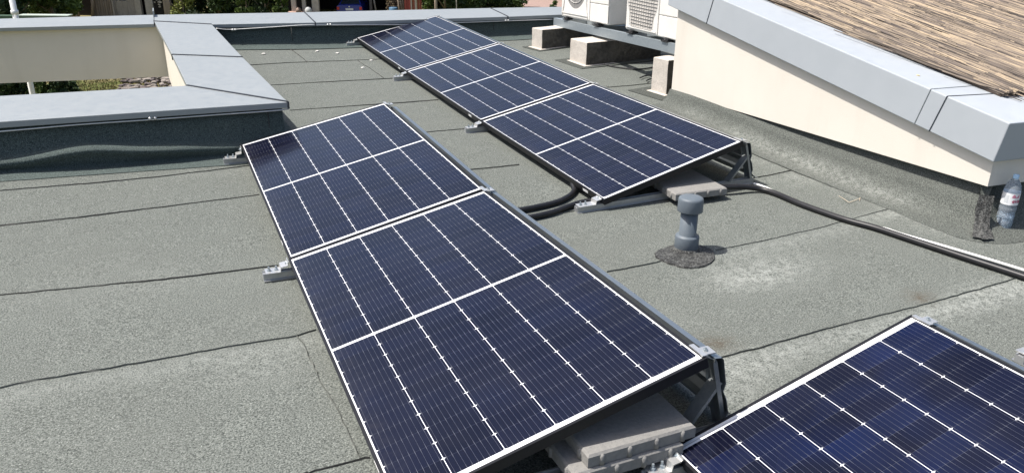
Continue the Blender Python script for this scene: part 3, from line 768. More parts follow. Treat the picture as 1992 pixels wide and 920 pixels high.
# ------------------------------------------------------------------ vent pipe
pb = G(1334, 488); ax = V((.015, .01, 1)).normalized()
t = thing('vent_pipe', pb, 'short grey plastic vent pipe with a domed cap', 'vent pipe')
bm = B(); lathe(bm, [(.060, .012), (.0635, .020), (.0635, .086), (.061, .091), (.047, .094), (.0455, .096), (.0455, .24)], pb, ax, 32); obj('pipe', bm, MAT['pvc_grey'], t)
bm = B(); lathe(bm, [(.050, .228), (.0655, .228), (.0665, .231), (.0655, .290), (.0625, .299), (.054, .304), (.03, .307), (.0, .308)], pb, ax, 32); obj('cap', bm, MAT['pvc_grey'], t)
bm = B(); lathe(bm, [(.082, .0), (.076, .014), (.070, .024), (.055, .026)], pb, ax, 24); obj('collar', bm, MAT['patch'], t)
out = [G(u, v) for u, v in ((1273, 494), (1285, 486), (1310, 479), (1340, 476), (1370, 481), (1388, 490), (1391, 502), (1385, 513), (1365, 521), (1335, 523), (1305, 516), (1284, 507), (1275, 501))]
bm = B(); cen = sum(out, V())/len(out); ring = []
op = smooth_path(out+[out[0]], 4)[:-1]
for k in range(len(op)):
    q = op[k]; j = 1+.03*noise.noise(V((q.x*40, q.y*40, 0))); q = cen+(q-cen)*j
    ring.append([bm.verts.new((q.x, q.y, zr(q.x, q.y)-.002)), bm.verts.new((cen.x+(q.x-cen.x)*.97, cen.y+(q.y-cen.y)*.97, zr(q.x, q.y)+.009)), bm.verts.new((cen.x+(q.x-cen.x)*.5, cen.y+(q.y-cen.y)*.5, zr(q.x, q.y)+.013)), ])
cv = bm.verts.new((cen.x, cen.y, cen.z+.014))
for k in range(len(ring)):
    a, b = ring[k], ring[(k+1) % len(ring)]
    for s in range(2): f = bm.faces.new([a[s], b[s], b[s+1], a[s+1]])
    bm.faces.new([a[2], b[2], cv])
obj('bitumen_patch', bm, MAT['patch'], t)

# ------------------------------------------------------------------ conduits and cable
def corrugated(name, pts, r, label, mat, rib=.0115, per=14, group=None, n=10):
    P = smooth_path(pts, per); Q = [P[0]]
    L = 0; step = rib/2; acc = 0
    for a, b in zip(P, P[1:]):
        d = (b-a).length; s = step-acc
        while s < d: Q.append(a.lerp(b, s/d)); s += step
        acc = d-(s-step)
    bm = B(); tube(bm, Q, r, n, rf=lambda i: r*(1.0 if i % 2 else .88))
    return tag(obj(name, bm, mat, loc=Q[len(Q)//2]), label, 'conduit', group)
r_c = .0185
corrugated('conduit', [G(1330, 364, .06)]+[G(u, v, .021+dz) for u, v, dz in ((1420, 364, .03), (1450, 364, .02), (1480, 368, .004), (1510, 377, 0), (1560, 398, 0), (1640, 426, 0), (1702, 443, 0), (1760, 462, 0), (1860, 495, 0), (1992, 538, 0), (2200, 608, 0))], r_c, 'black corrugated conduit snaking right across the roof towards the water bottle side', MAT['conduit'], group='black conduits')
corrugated('conduit', [G(1160, 330, .08), G(1117, 352, .05)]+[G(u, v, .02) for u, v in ((1117, 372), (1100, 386), (1070, 397), (1010, 409), (930, 420), (850, 430))], .0185, 'farther black conduit looping from back row to middle row', MAT['conduit'], group='black conduits')
corrugated('conduit', [G(1230, 375, .06), G(1180, 390, .03)]+[G(u, v, .02) for u, v in ((1140, 392), (1105, 402), (1075, 413), (1030, 423), (960, 432), (880, 440))], .0185, 'nearer black conduit curving from back row to middle row', MAT['conduit'], group='black conduits')
P = smooth_path([G(u, v, .012+d) for u, v, d in ((1466, 357, .012), (1490, 365, .004), (1530, 384, -.004), (1600, 412, -.004), (1690, 440, -.004), (1720, 444, 0), (1760, 457, 0), (1860, 485.5, 0), (1992, 525.5, 0), (2200, 592, 0))], 8)
bm = B(); tube(bm, P, .0075, 8); tag(obj('cable', bm, MAT['white_pvc'], loc=P[20], smooth=True), 'thin white cable lying alongside the black conduit', 'cable')
# dry twigs
bm = B(); tw = [G(1632, 381, .004), G(1652, 394, .012)]; tube(bm, tw, .0018, 5); tube(bm, [G(1652, 394, .006), G(1673, 386, .01)], .002, 5); tube(bm, [G(1672, 391, .006), G(1673, 384, .012)], .0018, 5)
tag(obj('twig', bm, mottled('dry_twig', (.5, .42, .32), (.62, .54, .42), 60, .8), loc=tw[0]), 'broken pale reed twig lying on the roof near the flashing', 'twig')
# crumbs of render
rg = random.Random(5); mcr = mottled('render_crumb', (.6, .58, .54), (.72, .7, .66), 60, .9)
for u, v, lb in ((605, 83, 'pale crumb of render nearest the far parapet'), (617, 100, 'pale crumb of render left of the back row, beside roof seam'), (656, 104, 'larger pale crumb of render left of the back row'), (706, 132, 'pale crumb of render close to the back row frame'), (722, 118, 'flat pale crumb of render touching a roof seam by the back row'), (513, 105, 'pale crumb of render beside the side parapet')):
    p = G(u, v, .006); bm = B(); bmesh.ops.create_icosphere(bm, subdivisions=2, radius=.017)
    for q in bm.verts: q.co = V((q.co.x*rg.uniform(.9, 1.5), q.co.y*rg.uniform(.8, 1.2), q.co.z*.5))*rg.uniform(.8, 1.1)+p
    tag(obj('render_crumb', bm, mcr, loc=p), lb, 'debris', 'crumbs of render on the roof')
p = onslope(1786, 147, .002); bm = B(); bmesh.ops.create_icosphere(bm, subdivisions=2, radius=.009)
for q in bm.verts: q.co = V((q.co.x, q.co.y*1.4, q.co.z*.5))*rg.uniform(.8, 1.1)+p
tag(obj('dry_leaf', bm, mottled('dry_leaf', (.5, .42, .2), (.6, .5, .3), 60, .8), loc=p), 'tiny yellow dry leaf on the pale sloping coping', 'leaf')

# ------------------------------------------------------------------ water bottle
def glassy(name, col, rough=.05, ior=1.35):
    m = M(name, rough, 0, .5, col); m.b.inputs['Transmission Weight'].default_value = 1.0; m.b.inputs['IOR'].default_value = ior; return m.m
bb = G(1949, 446, .004); bax = V((.02, .0, 1)).normalized()
t = thing('water_bottle', bb, 'large clear plastic water bottle with white label and pale blue cap', 'bottle')
prof = [(.030, .004), (.040, .0), (.0435, .008), (.0435, .02), (.0405, .026), (.0435, .034), (.0435, .06), (.041, .066), (.0435, .072), (.0435, .098), (.041, .104), (.0435, .11), (.0435, .136), (.0405, .143), (.0435, .150),
        (.0425, .155), (.0425, .225), (.0435, .231), (.0425, .240), (.039, .256), (.030, .278), (.021, .292), (.0145, .299), (.0145, .309)]
bm = B(); lathe(bm, prof, bb, bax, 28)
m = M('bottle_plastic', .08, 0, .5, (.80, .88, .96)); m.b.inputs['Transmission Weight'].default_value = .80; m.b.inputs['IOR'].default_value = 1.12
obj('body', bm, m.m, t)
bm = B(); lathe(bm, [(.030, .007), (.0385, .012), (.0385, .105), (.030, .1051)], bb, bax, 28)
wm = M('water', .02, 0, .5, (.55, .70, .86)); wm.b.inputs['Transmission Weight'].default_value = .72; wm.b.inputs['IOR'].default_value = 1.33
obj('water', bm, wm.m, t)
bm = B(); lathe(bm, [(.0152, .301), (.0155, .302), (.0155, .320), (.0135, .323), (.001, .3232)], bb, bax, 20); obj('cap', bm, mottled('blue_cap', (.40, .60, .80), (.44, .64, .84), 20, .4), t)
bm = B(); n = 40; a_ = None; rows = []
for k in range(n+1):
    an = 2*math.pi*k/n; d = V((math.cos(an), math.sin(an), 0))
    rows.append([bm.verts.new(bb+bax*h+d*.0438) for h in (.157, .224)])
for a, b in zip(rows, rows[1:]): bm.faces.new([a[0], b[0], b[1], a[1]]).smooth = True
lb = obj('label', bm, mottled('bottle_label', (.78, .79, .80), (.84, .84, .85), 30, .5), t)
toc = math.atan2(CAM.y-bb.y, CAM.x-bb.x)
def wrap(bm, ang0, h0, r):
    for q in bm.verts:
        an = ang0+q.co.x/r; q.co = bb+bax*(h0+q.co.y)+V((math.cos(an), math.sin(an), 0))*(r+q.co.z)
bm = B()
for k in range(8):
    x0, x1 = k*.003, (k+1)*.003; bm.faces.new([bm.verts.new((x, y, 0)) for x, y in ((x0, 0), (x1, 0), (x1, .045), (x0, .045))])
wrap(bm, toc-.72, .168, .0441); obj('label_panel', bm, M('label_grey', .6, 0, .3, (.58, .60, .62)).m, lb)
bm = B()
for k in range(10):
    x0, x1 = k*.004, (k+1)*.004; hh = .012+.008*math.sin(k*.9); bm.faces.new([bm.verts.new((x, y, 0)) for x, y in ((x0, 0), (x1, 0), (x1, hh), (x0, hh))])
wrap(bm, toc+.18, .200, .0441); obj('label_mountain', bm, M('label_pink', .6, 0, .3, (.55, .22, .30)).m, lb)
cu = bpy.data.curves.new('txt', 'FONT'); cu.body = 'evian'; cu.size = .030; cu.resolution_u = 3; cu.offset = .0008
to = bpy.data.objects.new('txt', cu); COL.objects.link(to); dg = bpy.context.evaluated_depsgraph_get(); tm = bpy.data.meshes.new_from_object(to.evaluated_get(dg))
bm = B(); bm.from_mesh(tm); bpy.data.objects.remove(to)
bmesh.ops.subdivide_edges(bm, edges=[e for e in bm.edges if e.calc_length() > .004], cuts=2); bmesh.ops.triangulate(bm, faces=bm.faces)
wrap(bm, toc+.28, .172, .0443); obj('lettering', bm, M('label_red', .5, 0, .3, (.42, .03, .10)).m, lb)

# ------------------------------------------------------------------ concrete blocks, steel beam, air conditioners
def block(a, b, depth, hgt, label, skirt=.12):
    """a: near-left foot, b: far-left foot"""
    ey = V((b.x-a.x, b.y-a.y, 0)); L = ey.length; ey.normalize(); ex = V((ey.y, -ey.x, 0)); zb = min(a.z, b.z)-.01
    t = thing('concrete_block', a, label, 'concrete block', 'concrete blocks carrying the steel beam')
    bm = B(); rg = random.Random(label); nx, ny, nz = 14, 6, 5
    bmesh.ops.create_cube(bm, size=1); bmesh.ops.subdivide_edges(bm, edges=bm.edges, cuts=7, use_grid_fill=True)
    for q in bm.verts:
        u, v, w = q.co.x+.5, q.co.y+.5, q.co.z+.5
        p = V((a.x, a.y, zb))+ex*(u*depth)+ey*(v*L)+V((0, 0, w*hgt)); nn = noise.noise_vector(p*9)*.004+noise.noise_vector(p*25)*.002
        q.co = p+nn
    bm.normal_update()
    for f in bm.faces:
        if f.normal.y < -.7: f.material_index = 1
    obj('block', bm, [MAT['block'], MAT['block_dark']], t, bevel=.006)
    bm = B(); c = V((a.x, a.y, 0))
    P = [c-ex*skirt-ey*skirt*.8, c+ex*(depth+.1)-ey*skirt*.9, c+ex*(depth+.1)+ey*(L+skirt), c-ex*skirt*1.1+ey*(L+skirt*.8)]
    prism(bm, P, lambda p: zr(p[0], p[1])-.01, lambda p: zr(p[0], p[1])+.007); obj('membrane_skirt', bm, MAT['roof_skirt'], t)
    bm = B()
    prism(bm, [c-ex*.035-ey*.03, c+ex*(depth+.05)-ey*.03, c+ex*(depth+.05)+ey*(L+.03), c-ex*.035+ey*(L+.03)], zb, zb+.024); obj('mortar_bed', bm, MAT['block'], t, bevel=.01)
    return t
MAT['roof_skirt'] = membrane('skirt_membrane', .62, False)
g1a, g1b = G(1140, 130), G(1108, 119); g0a, g0b = G(1054, 98), G(1034, 92.5); g2a, g2b = G(1295, 187), G(1266, 178)
def hat(g, u, v): return ony(u, v, g.y).z-g.z
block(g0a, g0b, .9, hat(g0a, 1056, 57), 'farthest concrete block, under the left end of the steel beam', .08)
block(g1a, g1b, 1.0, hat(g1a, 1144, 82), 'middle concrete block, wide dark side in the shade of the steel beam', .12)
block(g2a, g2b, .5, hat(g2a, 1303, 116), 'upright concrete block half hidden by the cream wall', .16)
XB = 3.98
bL0, bL1, bR0, bR1 = onx(1077, 35.5, XB), onx(1077, 49, XB), onx(1307, 85, XB), onx(1305, 105.5, XB)
ey = (bR0-bL0).normalized(); hb = ((bL0.z-bL1.z)+(bR0.z-bR1.z))/2
t = thing('steel_beam', bL1, 'galvanised steel frame on concrete blocks carrying the air conditioners', 'steel beam')
ex = V((1, 0, 0)); bR0e = bR0+ey*.5
bm = B(); extr(bm, [(0, 0), (.05, 0), (.05, -.006), (.006, -.006), (.006, -hb+.006), (.05, -hb+.006), (.05, -hb), (0, -hb)], (bL0+bR0e)/2, ex, V((0, 0, 1)), ey, (bR0e-bL0).length); obj('front_channel', bm, MAT['galv'], t)
bm = B(); extr(bm, [(.42, 0), (.47, 0), (.47, -hb), (.42, -hb)], (bL0+bR0e)/2, ex, V((0, 0, 1)), ey, (bR0e-bL0).length); obj('rear_channel', bm, MAT['galv'], t)
bm = B()
for s in (.01, .33, .66, .98): box(bm, bL0.lerp(bR0e, s)+V((.235, 0, -hb/2)), (.366, .05, hb-.01))
obj('cross_members', bm, MAT['galv'], t)
def ac(a, b, lift, style, label, visb=None):
    """a far-left bottom front corner, b near-right bottom front corner on the beam line"""
    e = V((b.x-a.x, b.y-a.y, b.z-a.z)); L = e.length; e.normalize(); x_ = V((-e.y, e.x, 0)).normalized()
    if x_.x < 0: x_ = -x_
    up = V((0, 0, 1)); Hh, Dp = .84, .33
    t = thing('air_conditioner', a, label, 'air conditioner', 'air conditioner outdoor units')
    def at(s, d, h): return a+e*s+x_*d+up*h
    bm = B(); box(bm, at(L/2, Dp/2+.004, Hh/2), (L, Dp, Hh), e, x_, up); cs = obj('casing', bm, MAT['ac_white'], t, bevel=.012)
    # front fan panel and service cover, divided by grooves
    fw = L*.63
    bm = B(); box(bm, at(fw/2+.012, -.004, Hh/2), (fw-.02, .012, Hh-.03), e, x_, up); obj('front_panel', bm, MAT['ac_white'], t, bevel=.006)
    bm = B(); box(bm, at(fw+(L-fw)/2+.004, -.002, .105), (L-fw-.012, .010, .19), e, x_, up); sc = obj('service_cover', bm, MAT['ac_white'], t, bevel=.005)
    bm = B(); box(bm, at(fw+(L-fw)/2+.004, -.002, .52), (L-fw-.012, .010, .62), e, x_, up); obj('upper_cover', bm, MAT['ac_white'], t, bevel=.005)
    bm = B(); box(bm, at(L+.001, Dp/2, .205), (.004, Dp-.02, .008), e, x_, up); box(bm, at(L+.002, Dp*.8, .10), (.005, .016, .12), e, x_, up); box(bm, at(L+.002, Dp*.45, .42), (.008, .02, .25), e, x_, up); obj('side_ribs', bm, MAT['ac_white'], t)
    g = B(); R0 = fw*.40; cz = .45; cs_ = fw/2+.012
    if style == 0:
        n = 40
        ring = [at(cs_+math.cos(k*2*math.pi/n)*R0, -.0105, cz+math.sin(k*2*math.pi/n)*R0*1.18) for k in range(n)]
        f = g.faces.new([g.verts.new(p) for p in ring]); obj('fan_opening', g, MAT['ac_dark'], t)
        g = B()
        for k in range(4): 
            r_ = R0*(.3+.22*k); tube(g, [at(cs_+math.cos(q*.2094)*r_, -.016, cz+math.sin(q*.2094)*r_) for q in range(31)], .0028, 5)
        for k in range(12): tube(g, [at(cs_+math.cos(k*.5236)*.05, -.016, cz+math.sin(k*.5236)*.05), at(cs_+math.cos(k*.5236+.5)*R0*1.06, -.014, cz+math.sin(k*.5236+.5)*R0*1.06)], .0028, 5)
        obj('fan_guard', g, MAT['ac_white'], t)
        g = B()
        for s in (-1, 1):   # curved cheek mouldings either side of the opening
            pts = [at(cs_+s*(fw*.46-.05*math.sin(min(1, h/.42)*math.pi)), -.014, h) for h in [q*.03+.03 for q in range(26)]]
            tube(g, pts, .007, 6)
        box(g, at(cs_, -.012, .055), (fw*.86, .012, .012), e, x_, up); obj('moulding', g, MAT['ac_white'], t)
    else:
        n = 26; Lf, Rt = [], []
        for k in range(n+1):
            h = .05+k/n*(Hh-.10); q = abs((h-.42)/.37); wv = fw*.33+fw*.13*(1/(1+math.exp((q-.62)*12)))
            Lf.append(at(cs_-wv, -.0108, h)); Rt.append(at(cs_+wv, -.0108, h))
        f = g.faces.new([g.verts.new(p) for p in Lf+Rt[::-1]]); obj('grille', g, MAT['ac_grille'], t)
        g = B()
        for k in range(23):
            h = .055+k*.0322; i = min(n, max(0, int((h-.05)/(Hh-.10)*n))); tube(g, [Lf[i]*.985+Rt[i]*.015-x_*.004+up*(h-(Lf[i]-a).z), Rt[i]*.985+Lf[i]*.015-x_*.004+up*(h-(Rt[i]-a).z)], .0035, 4)
        for k in range(1, 12):
            s = lerp(cs_-fw*.42, cs_+fw*.42, k/12); tube(g, [at(s, -.018, .055), at(s, -.018, Hh-.06)], .0022, 4)
        obj('louvres', g, MAT['ac_grille'], t)
        g = B(); box(g, at(cs_, -.012, .035), (fw*.9, .010, .010), e, x_, up); obj('moulding', g, MAT['ac_white'], t)
    for s in (.14, .80):
        bm = B(); box(bm, at(L*s, .015, -lift/2+.004), (.085, .07, lift), e, x_, up); box(bm, at(L*s, -.01, -lift+.008), (.10, .05, .012), e, x_, up)
        lathe(bm, [(.012, 0), (.012, .01), (.006, .011), (.006, .025)], at(L*s, -.02, -lift+.013), up, 6); obj('foot', bm, MAT['rubber'], t)
    return t
u1a, u1b = onx(1092, 32, XB+.02), onx(1183, 50, XB+.02); u1b.z = u1a.z+(u1b.z-u1a.z)
ac(u1a, u1b, .03, 0, 'left air conditioner with a round fan opening, at the far end of the beam')
u2a, u2b = onx(1216, 57, XB+.02), onx(1320, 81.5, XB+.02)
ac(u2a, u2b, .03, 1, 'right air conditioner with a ribbed grille, partly behind the cream wall')
# loose black cable under the units
bm = B(); tube(bm, smooth_path([G(u, v, .012) for u, v in ((1175, 126), (1200, 131), (1235, 135), (1262, 133), (1300, 125))], 8), .008, 6); tube(bm, smooth_path([G(u, v, .02) for u, v in ((1300, 150), (1275, 146), (1255, 148), (1245, 152))], 6), .007, 6); tube(bm, smooth_path([G(u, v, .02) for u, v in ((1300, 155), (1280, 152), (1262, 155), (1258, 158))], 6), .007, 6)
tag(obj('cable', bm, MAT['rubber'], loc=G(1235, 135)), 'loose black cable lying on the roof beneath the air conditioners', 'cable')

# ------------------------------------------------------------------ yard beyond and below the roof
GZ = -6.05
def gmat():
    m = M('yard_ground', .95, 0, .1); a = m.noise(.35, 5, .65); b = m.noise(6, 4, .7)
    c = m.mix(m.rng(a, .42, .58), (.085, .105, .03), (.24, .20, .11)); c = m.mix(m.rng(b, .4, .65)*.6, c, (.13, .13, .05)); m.color(c); m.bump(b, .8, .05); return m.m
bm = B(); n = 40
vv = [[bm.verts.new((-700+1400*i/n, -700+1400*j/n, GZ)) for j in range(n+1)] for i in range(n+1)]
for i in range(n):
    for j in range(n): bm.faces.new([vv[i][j], vv[i+1][j], vv[i+1][j+1], vv[i][j+1]])
tag(obj('ground', bm, gmat()), 'dry grassy yard below the roof', 'ground', kind='structure')
def gp(u, D):   # point of the yard seen in column u at depth D
    d = ray(u, 15); p = CAM+d*D; return V((p.x, p.y, GZ))
fwd = V((_f.x, _f.y, 0)).normalized(); rgt = V((fwd.y, -fwd.x, 0)); UP = V((0, 0, 1))
def leafm(name, c1, c2):
    m = M(name, .6, 0, .3); tn = m.attr('tint'); m.color(m.mix(tn, c1, c2)); m.b.inputs['Transmission Weight'].default_value = 0
    m.b.inputs['Subsurface Weight'].default_value = 0; return m.m
LG = [leafm('leaf_dark', (.015, .030, .010), (.05, .085, .022)), leafm('leaf_mid', (.03, .055, .012), (.11, .16, .035)), leafm('leaf_yellow', (.06, .085, .015), (.22, .24, .06))]
BARK = mottled('bark', (.10, .08, .06), (.24, .19, .14), 9, .9, 0, 40, .5, .02, (1, 1, .2))
def tree(name, base, hgt, rad, lm, label, cat, n=1500, leaf=.13, trunk=True, low=0.1, sq=1.0, group=None, cl=14):
    t = thing(name, base, label, cat, group); rg = random.Random(label)
    bm = B(); rt = max(.03, rad*.055)
    tp = [base+V((0, 0, hgt*k/5)) + V((rg.uniform(-1, 1), rg.uniform(-1, 1), 0))*.04*k for k in range(5)]
    tube(bm, tp, [rt*(1-.15*k) for k in range(5)], 8)
    for k in range(6):
        a = rg.uniform(0, 6.28); s = tp[1+k % 3]; tube(bm, [s, s+V((math.cos(a)*rad*.35, math.sin(a)*rad*.35, hgt*.12)), s+V((math.cos(a)*rad*.7, math.sin(a)*rad*.7, hgt*.28))], [rt*.5, rt*.32, rt*.12], 5)
    obj('trunk', bm, BARK, t)
    bm = B(); lt = bm.verts.layers.float.new('tint')
    C_ = [(V((rg.gauss(0, .45)*rad, rg.gauss(0, .45)*rad*sq, hgt*(low+(1-low)*rg.random()))), rad*rg.uniform(.22, .5), rg.uniform(.15, .8)) for _ in range(cl)]
    for k in range(int(n*1.8)):
        c, r_, tn = C_[k % cl]; d = V((rg.gauss(0, 1), rg.gauss(0, 1), rg.gauss(0, 1))).normalized()*r_*rg.random()**.4
        p = base+c+d; p.z = max(p.z, base.z+.03); a = V((rg.gauss(0, 1), rg.gauss(0, 1), rg.gauss(0, 1))).normalized(); b = a.cross(V((rg.gauss(0, 1), rg.gauss(0, 1), rg.gauss(0, 1)))).normalized(); s = leaf*rg.uniform(.6, 1.5)
        q = [bm.verts.new(p+a*s), bm.verts.new(p+b*s*.45), bm.verts.new(p-a*s), bm.verts.new(p-b*s*.45)]
        w = min(1, max(0, tn+rg.gauss(0, .22)))
        for x in q: x[lt] = w
        bm.faces.new(q)
    obj('crown', bm, lm, t); return t
GRP = 'trees and bushes in the yard'
tree('tree', gp(25, 47), 5.5, 2.0, LG[0], 'dense dark tree behind the white pole at the far left', 'tree', 5200, .14, group=GRP, low=.15)
tree('tree', gp(100, 50), 5.0, 1.9, LG[1], 'mid green tree left of the brick shed', 'tree', 4200, .13, group=GRP, low=.2)
tree('bush', gp(355, 52), 2.2, 1.2, LG[2], 'yellowish green bush right of the timber post', 'bush', 3200, .10, group=GRP)
tree('bush', gp(425, 54), 3.2, 1.5, LG[0], 'dark green bush in the middle of the hedge', 'bush', 3600, .11, group=GRP)
tree('bush', gp(478, 52.5), 2.6, .5, LG[1], 'slim bright green shrub against the dark hedge', 'bush', 1500, .10, group=GRP)
tree('bush', gp(515, 54.5), 3.2, 1.1, LG[0], 'dark bush between two bright shrubs', 'bush', 2400, .11, group=GRP)
tree('bush', gp(550, 52), 2.6, .45, LG[1], 'slim bright green shrub beside the porch', 'bush', 1500, .10, group=GRP)
tree('bush', gp(833, 54), 2.6, .7, LG[1], 'bright green bush next to the red boards', 'bush', 1900, .10, group=GRP)
tree('tree', gp(866, 52), 6.0, 1.6, LG[0], 'dark tree with a pale bare trunk right of the red boards', 'tree', 3000, .12, group=GRP, low=.22)
tree('tree', gp(925, 55), 5.5, 2.0, LG[0], 'wide dark tree above the far parapet', 'tree', 4800, .13, group=GRP, low=.05)
tree('bush', gp(990, 54), 2.4, 1.2, LG[0], 'dark bush at the right end of the trees', 'bush', 2600, .11, group=GRP)
tree('bush', gp(1079, 50), 1.9, .35, LG[1], 'thin weedy bush left of the air conditioner', 'bush', 700, .10, group=GRP)
tree('bush', onz(18, 186, GZ), 1.1, .9, LG[0], 'dark bush seen through the roof opening, left of the pole', 'bush', 3000, .08, group=GRP)
tree('bush', onz(84, 187, GZ), .75, .45, LG[1], 'green bush seen through the roof opening, right of the pole', 'bush', 2000, .07, group=GRP)
tree('bush', onz(124, 186, GZ), .9, .6, LG[0], 'dark leafy bush seen through the roof opening, beside the grass', 'bush', 2600, .07, group=GRP)
def hedge(u0, u1, D, hgt, label, n):
    a, b = gp(u0, D), gp(u1, D); t = thing('hedge', (a+b)/2, label, 'hedge', GRP); rg = random.Random(label); bm = B(); lt = bm.verts.layers.float.new('tint')
    for k in range(n):
        p = a.lerp(b, rg.random())+fwd*rg.uniform(-.4, .8); p.z = GZ+hgt*rg.random()*(1+.15*noise.noise(p*.8)); d1 = V((rg.gauss(0, 1), rg.gauss(0, 1), rg.gauss(0, 1))).normalized(); d2 = d1.cross(V((rg.gauss(0, 1), rg.gauss(0, 1), rg.gauss(0, 1)))).normalized(); s_l = .15*rg.uniform(.6, 1.5)
        q = [bm.verts.new(p+d1*s_l), bm.verts.new(p+d2*s_l*.45), bm.verts.new(p-d1*s_l), bm.verts.new(p-d2*s_l*.45)]
        w = min(1, max(0, .35+.5*noise.noise(p*1.3)+rg.gauss(0, .2)))
        for x in q: x[lt] = w
        bm.faces.new(q)
    obj('leaves', bm, LG[0], t); bm = B()
    for k in range(9):
        p = a.lerp(b, (k+.5)/9); tube(bm, [p, p+UP*hgt*.5+V((.1, 0, 0)), p+UP*hgt*.85], [.04, .03, .01], 5)
    obj('stems', bm, BARK, t)
hedge(326, 560, 57.5, 3.2, 'dark hedge behind the bushes left of the porch', 9000)
hedge(822, 1012, 58, 3.4, 'dark hedge behind the trees right of the red boards', 8000)
hedge(-40, 125, 53, 3.4, 'dark hedge behind the green trough at the far left', 7000)
# grass in the gap
bm = B(); lt = bm.verts.layers.float.new('tint'); rg = random.Random(4)
for k in range(9000):
    p = onz(rg.uniform(-40, 360), rg.uniform(148, 206), GZ); h = rg.uniform(.04, .14); a = rg.uniform(0, 6.28); d = V((math.cos(a), math.sin(a), 0))*.02
    q = [bm.verts.new(p-d), bm.verts.new(p+d), bm.verts.new(p+UP*h+V((rg.gauss(0, .03), rg.gauss(0, .03), 0)))]; w = rg.random()
    for x in q: x[lt] = w
    bm.faces.new(q)
tag(obj('grass', bm, leafm('grass_blades', (.085, .085, .025), (.27, .22, .10))), 'short dry grass in the yard below the opening', 'grass', kind='stuff')
# rubble pile
rgm = [mottled('rubble_stone', (.14, .12, .105), (.33, .29, .25), 5, .9, 0, 30, .4, .02), mottled('rubble_dark', (.06, .05, .05), (.16, .13, .12), 5, .9, 0, 30, .4, .02)]
rg = random.Random(21); k = 0
srows = []
for v in range(150, 204, 6):
    for u in range(226, 346, 10):
        if u+rg.uniform(-8, 8) > 222+max(0, (178-v))*.9+max(0, v-190)*1.2: srows.append((u, v))
for (u, v) in srows:
    p = onz(u+rg.uniform(-5, 5), v+rg.uniform(-2, 2), GZ); p.z = GZ+.05+.14*rg.random()+.30*max(0, (u-250)/90)*math.exp(-((v-176)/16)**2); bm = B()
    bmesh.ops.create_icosphere(bm, subdivisions=2, radius=1); s = V((rg.uniform(.14, .30), rg.uniform(.10, .20), rg.uniform(.05, .12)))
    rot = Matrix.Rotation(rg.uniform(0, 6.28), 3, 'Z') @ Matrix.Rotation(rg.uniform(-.6, .6), 3, 'X')
    for q in bm.verts:
        c = q.co.copy(); c = V([math.copysign(min(abs(x), .72), x) for x in c]); c += noise.noise_vector(c*2+p)*.18
        q.co = p+rot@V((c.x*s.x, c.y*s.y, c.z*s.z))
    o = obj('rubble_stone', bm, rgm[k % 5 < 2], loc=p); k += 1
    tag(o, 'grey broken stone in the rubble pile seen through the roof opening', 'stone', 'stones of the rubble pile')
# white pole
pt = ray(30, 0); d0 = 11.0
pp = CAM+ray(44, 95)*d0
t = thing('white_pole', (pp.x, pp.y, GZ), 'white standing pole with a sleeve joint, behind the edge beam', 'pole')
bm = B(); tube(bm, [V((pp.x, pp.y, GZ)), V((pp.x, pp.y, 2.2))], .036, 16); obj('pole', bm, MAT['white_pvc'], t)
zj = (CAM+ray(24, 20)*d0).z; bm = B(); lathe(bm, [(.038, 0), (.047, .004), (.047, .05), (.038, .056)], V((pp.x, pp.y, zj-.03)), UP, 16); obj('sleeve', bm, MAT['white_pvc'], t)

def panel_w(bm, u0, u1, D, z0, z1, th=.15, mi=0):
    a, b = gp(u0, D), gp(u1, D); c = (a+b)/2; e = (b-a).normalized(); n_ = V((-e.y, e.x, 0))
    if n_.dot(fwd) < 0: n_ = -n_
    box(bm, V((c.x, c.y, GZ+(z0+z1)/2))+n_*(th/2), ((b-a).length, th, z1-z0), e, n_, UP, mi)
brick = mottled('old_brick', (.16, .075, .05), (.30, .16, .11), 6, .9, 0, 25, .3, .02)
wood = mottled('weathered_boards', (.20, .155, .12), (.42, .34, .27), 3, .85, 0, 22, .3, .02, (9, 9, .6))
wood2 = mottled('grey_boards', (.26, .225, .20), (.48, .43, .38), 3, .85, 0, 22, .3, .02, (9, 9, .6))
conc = mottled('old_concrete', (.34, .30, .26), (.52, .47, .42), 3, .9, 0, 20, .3, .02)
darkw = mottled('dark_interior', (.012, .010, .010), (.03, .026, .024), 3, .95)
redp = mottled('red_painted_boards', (.20, .035, .03), (.34, .075, .06), 3, .6, 0, 18, .2, .01, (8, 8, .5))
glassd = M('dark_glass', .1, 0, .5, (.02, .03, .04)).m
# left outbuilding with brick, boards and window
t = thing('outbuilding', gp(220, 56), 'old outbuilding of brick and grey boards with a small window', 'outbuilding')
bm = B(); panel_w(bm, 122, 147, 55, 0, 3.0, .25); obj('brick_wall', bm, brick, t)
bm = B(); panel_w(bm, 147, 335, 56.6, 0, 3.2, .2); obj('back_wall', bm, darkw, t)
bm = B()
for k in range(9): panel_w(bm, 178+k*4.4, 181.8+k*4.4, 55+.06*(k % 2), 0, 2.7, .05)
obj('board_panel', bm, wood, t)
for u0, u1, D_, z1_ in ((144, 147, 54.9, 3), (218, 221, 54.8, 3), (226, 248, 55, 1.2), (247, 263, 55.02, 3), (221, 227, 55.04, 3)):
    bm = B(); panel_w(bm, u0, u1, D_, 0, z1_, .1); obj('plank', bm, wood2, t)
bm = B(); panel_w(bm, 227, 247, 55.1, 1.2, 2.6, .05); w_ = obj('window', bm, glassd, t)
bm = B(); panel_w(bm, 232, 234, 55.0, 1.2, 2.6, .06); obj('window_bar', bm, wood2, w_)
bm = B(); panel_w(bm, 263, 274, 54.8, 0, 3, .3); panel_w(bm, 283, 298, 54.8, 0, 3, .3); obj('concrete_posts', bm, conc, t)
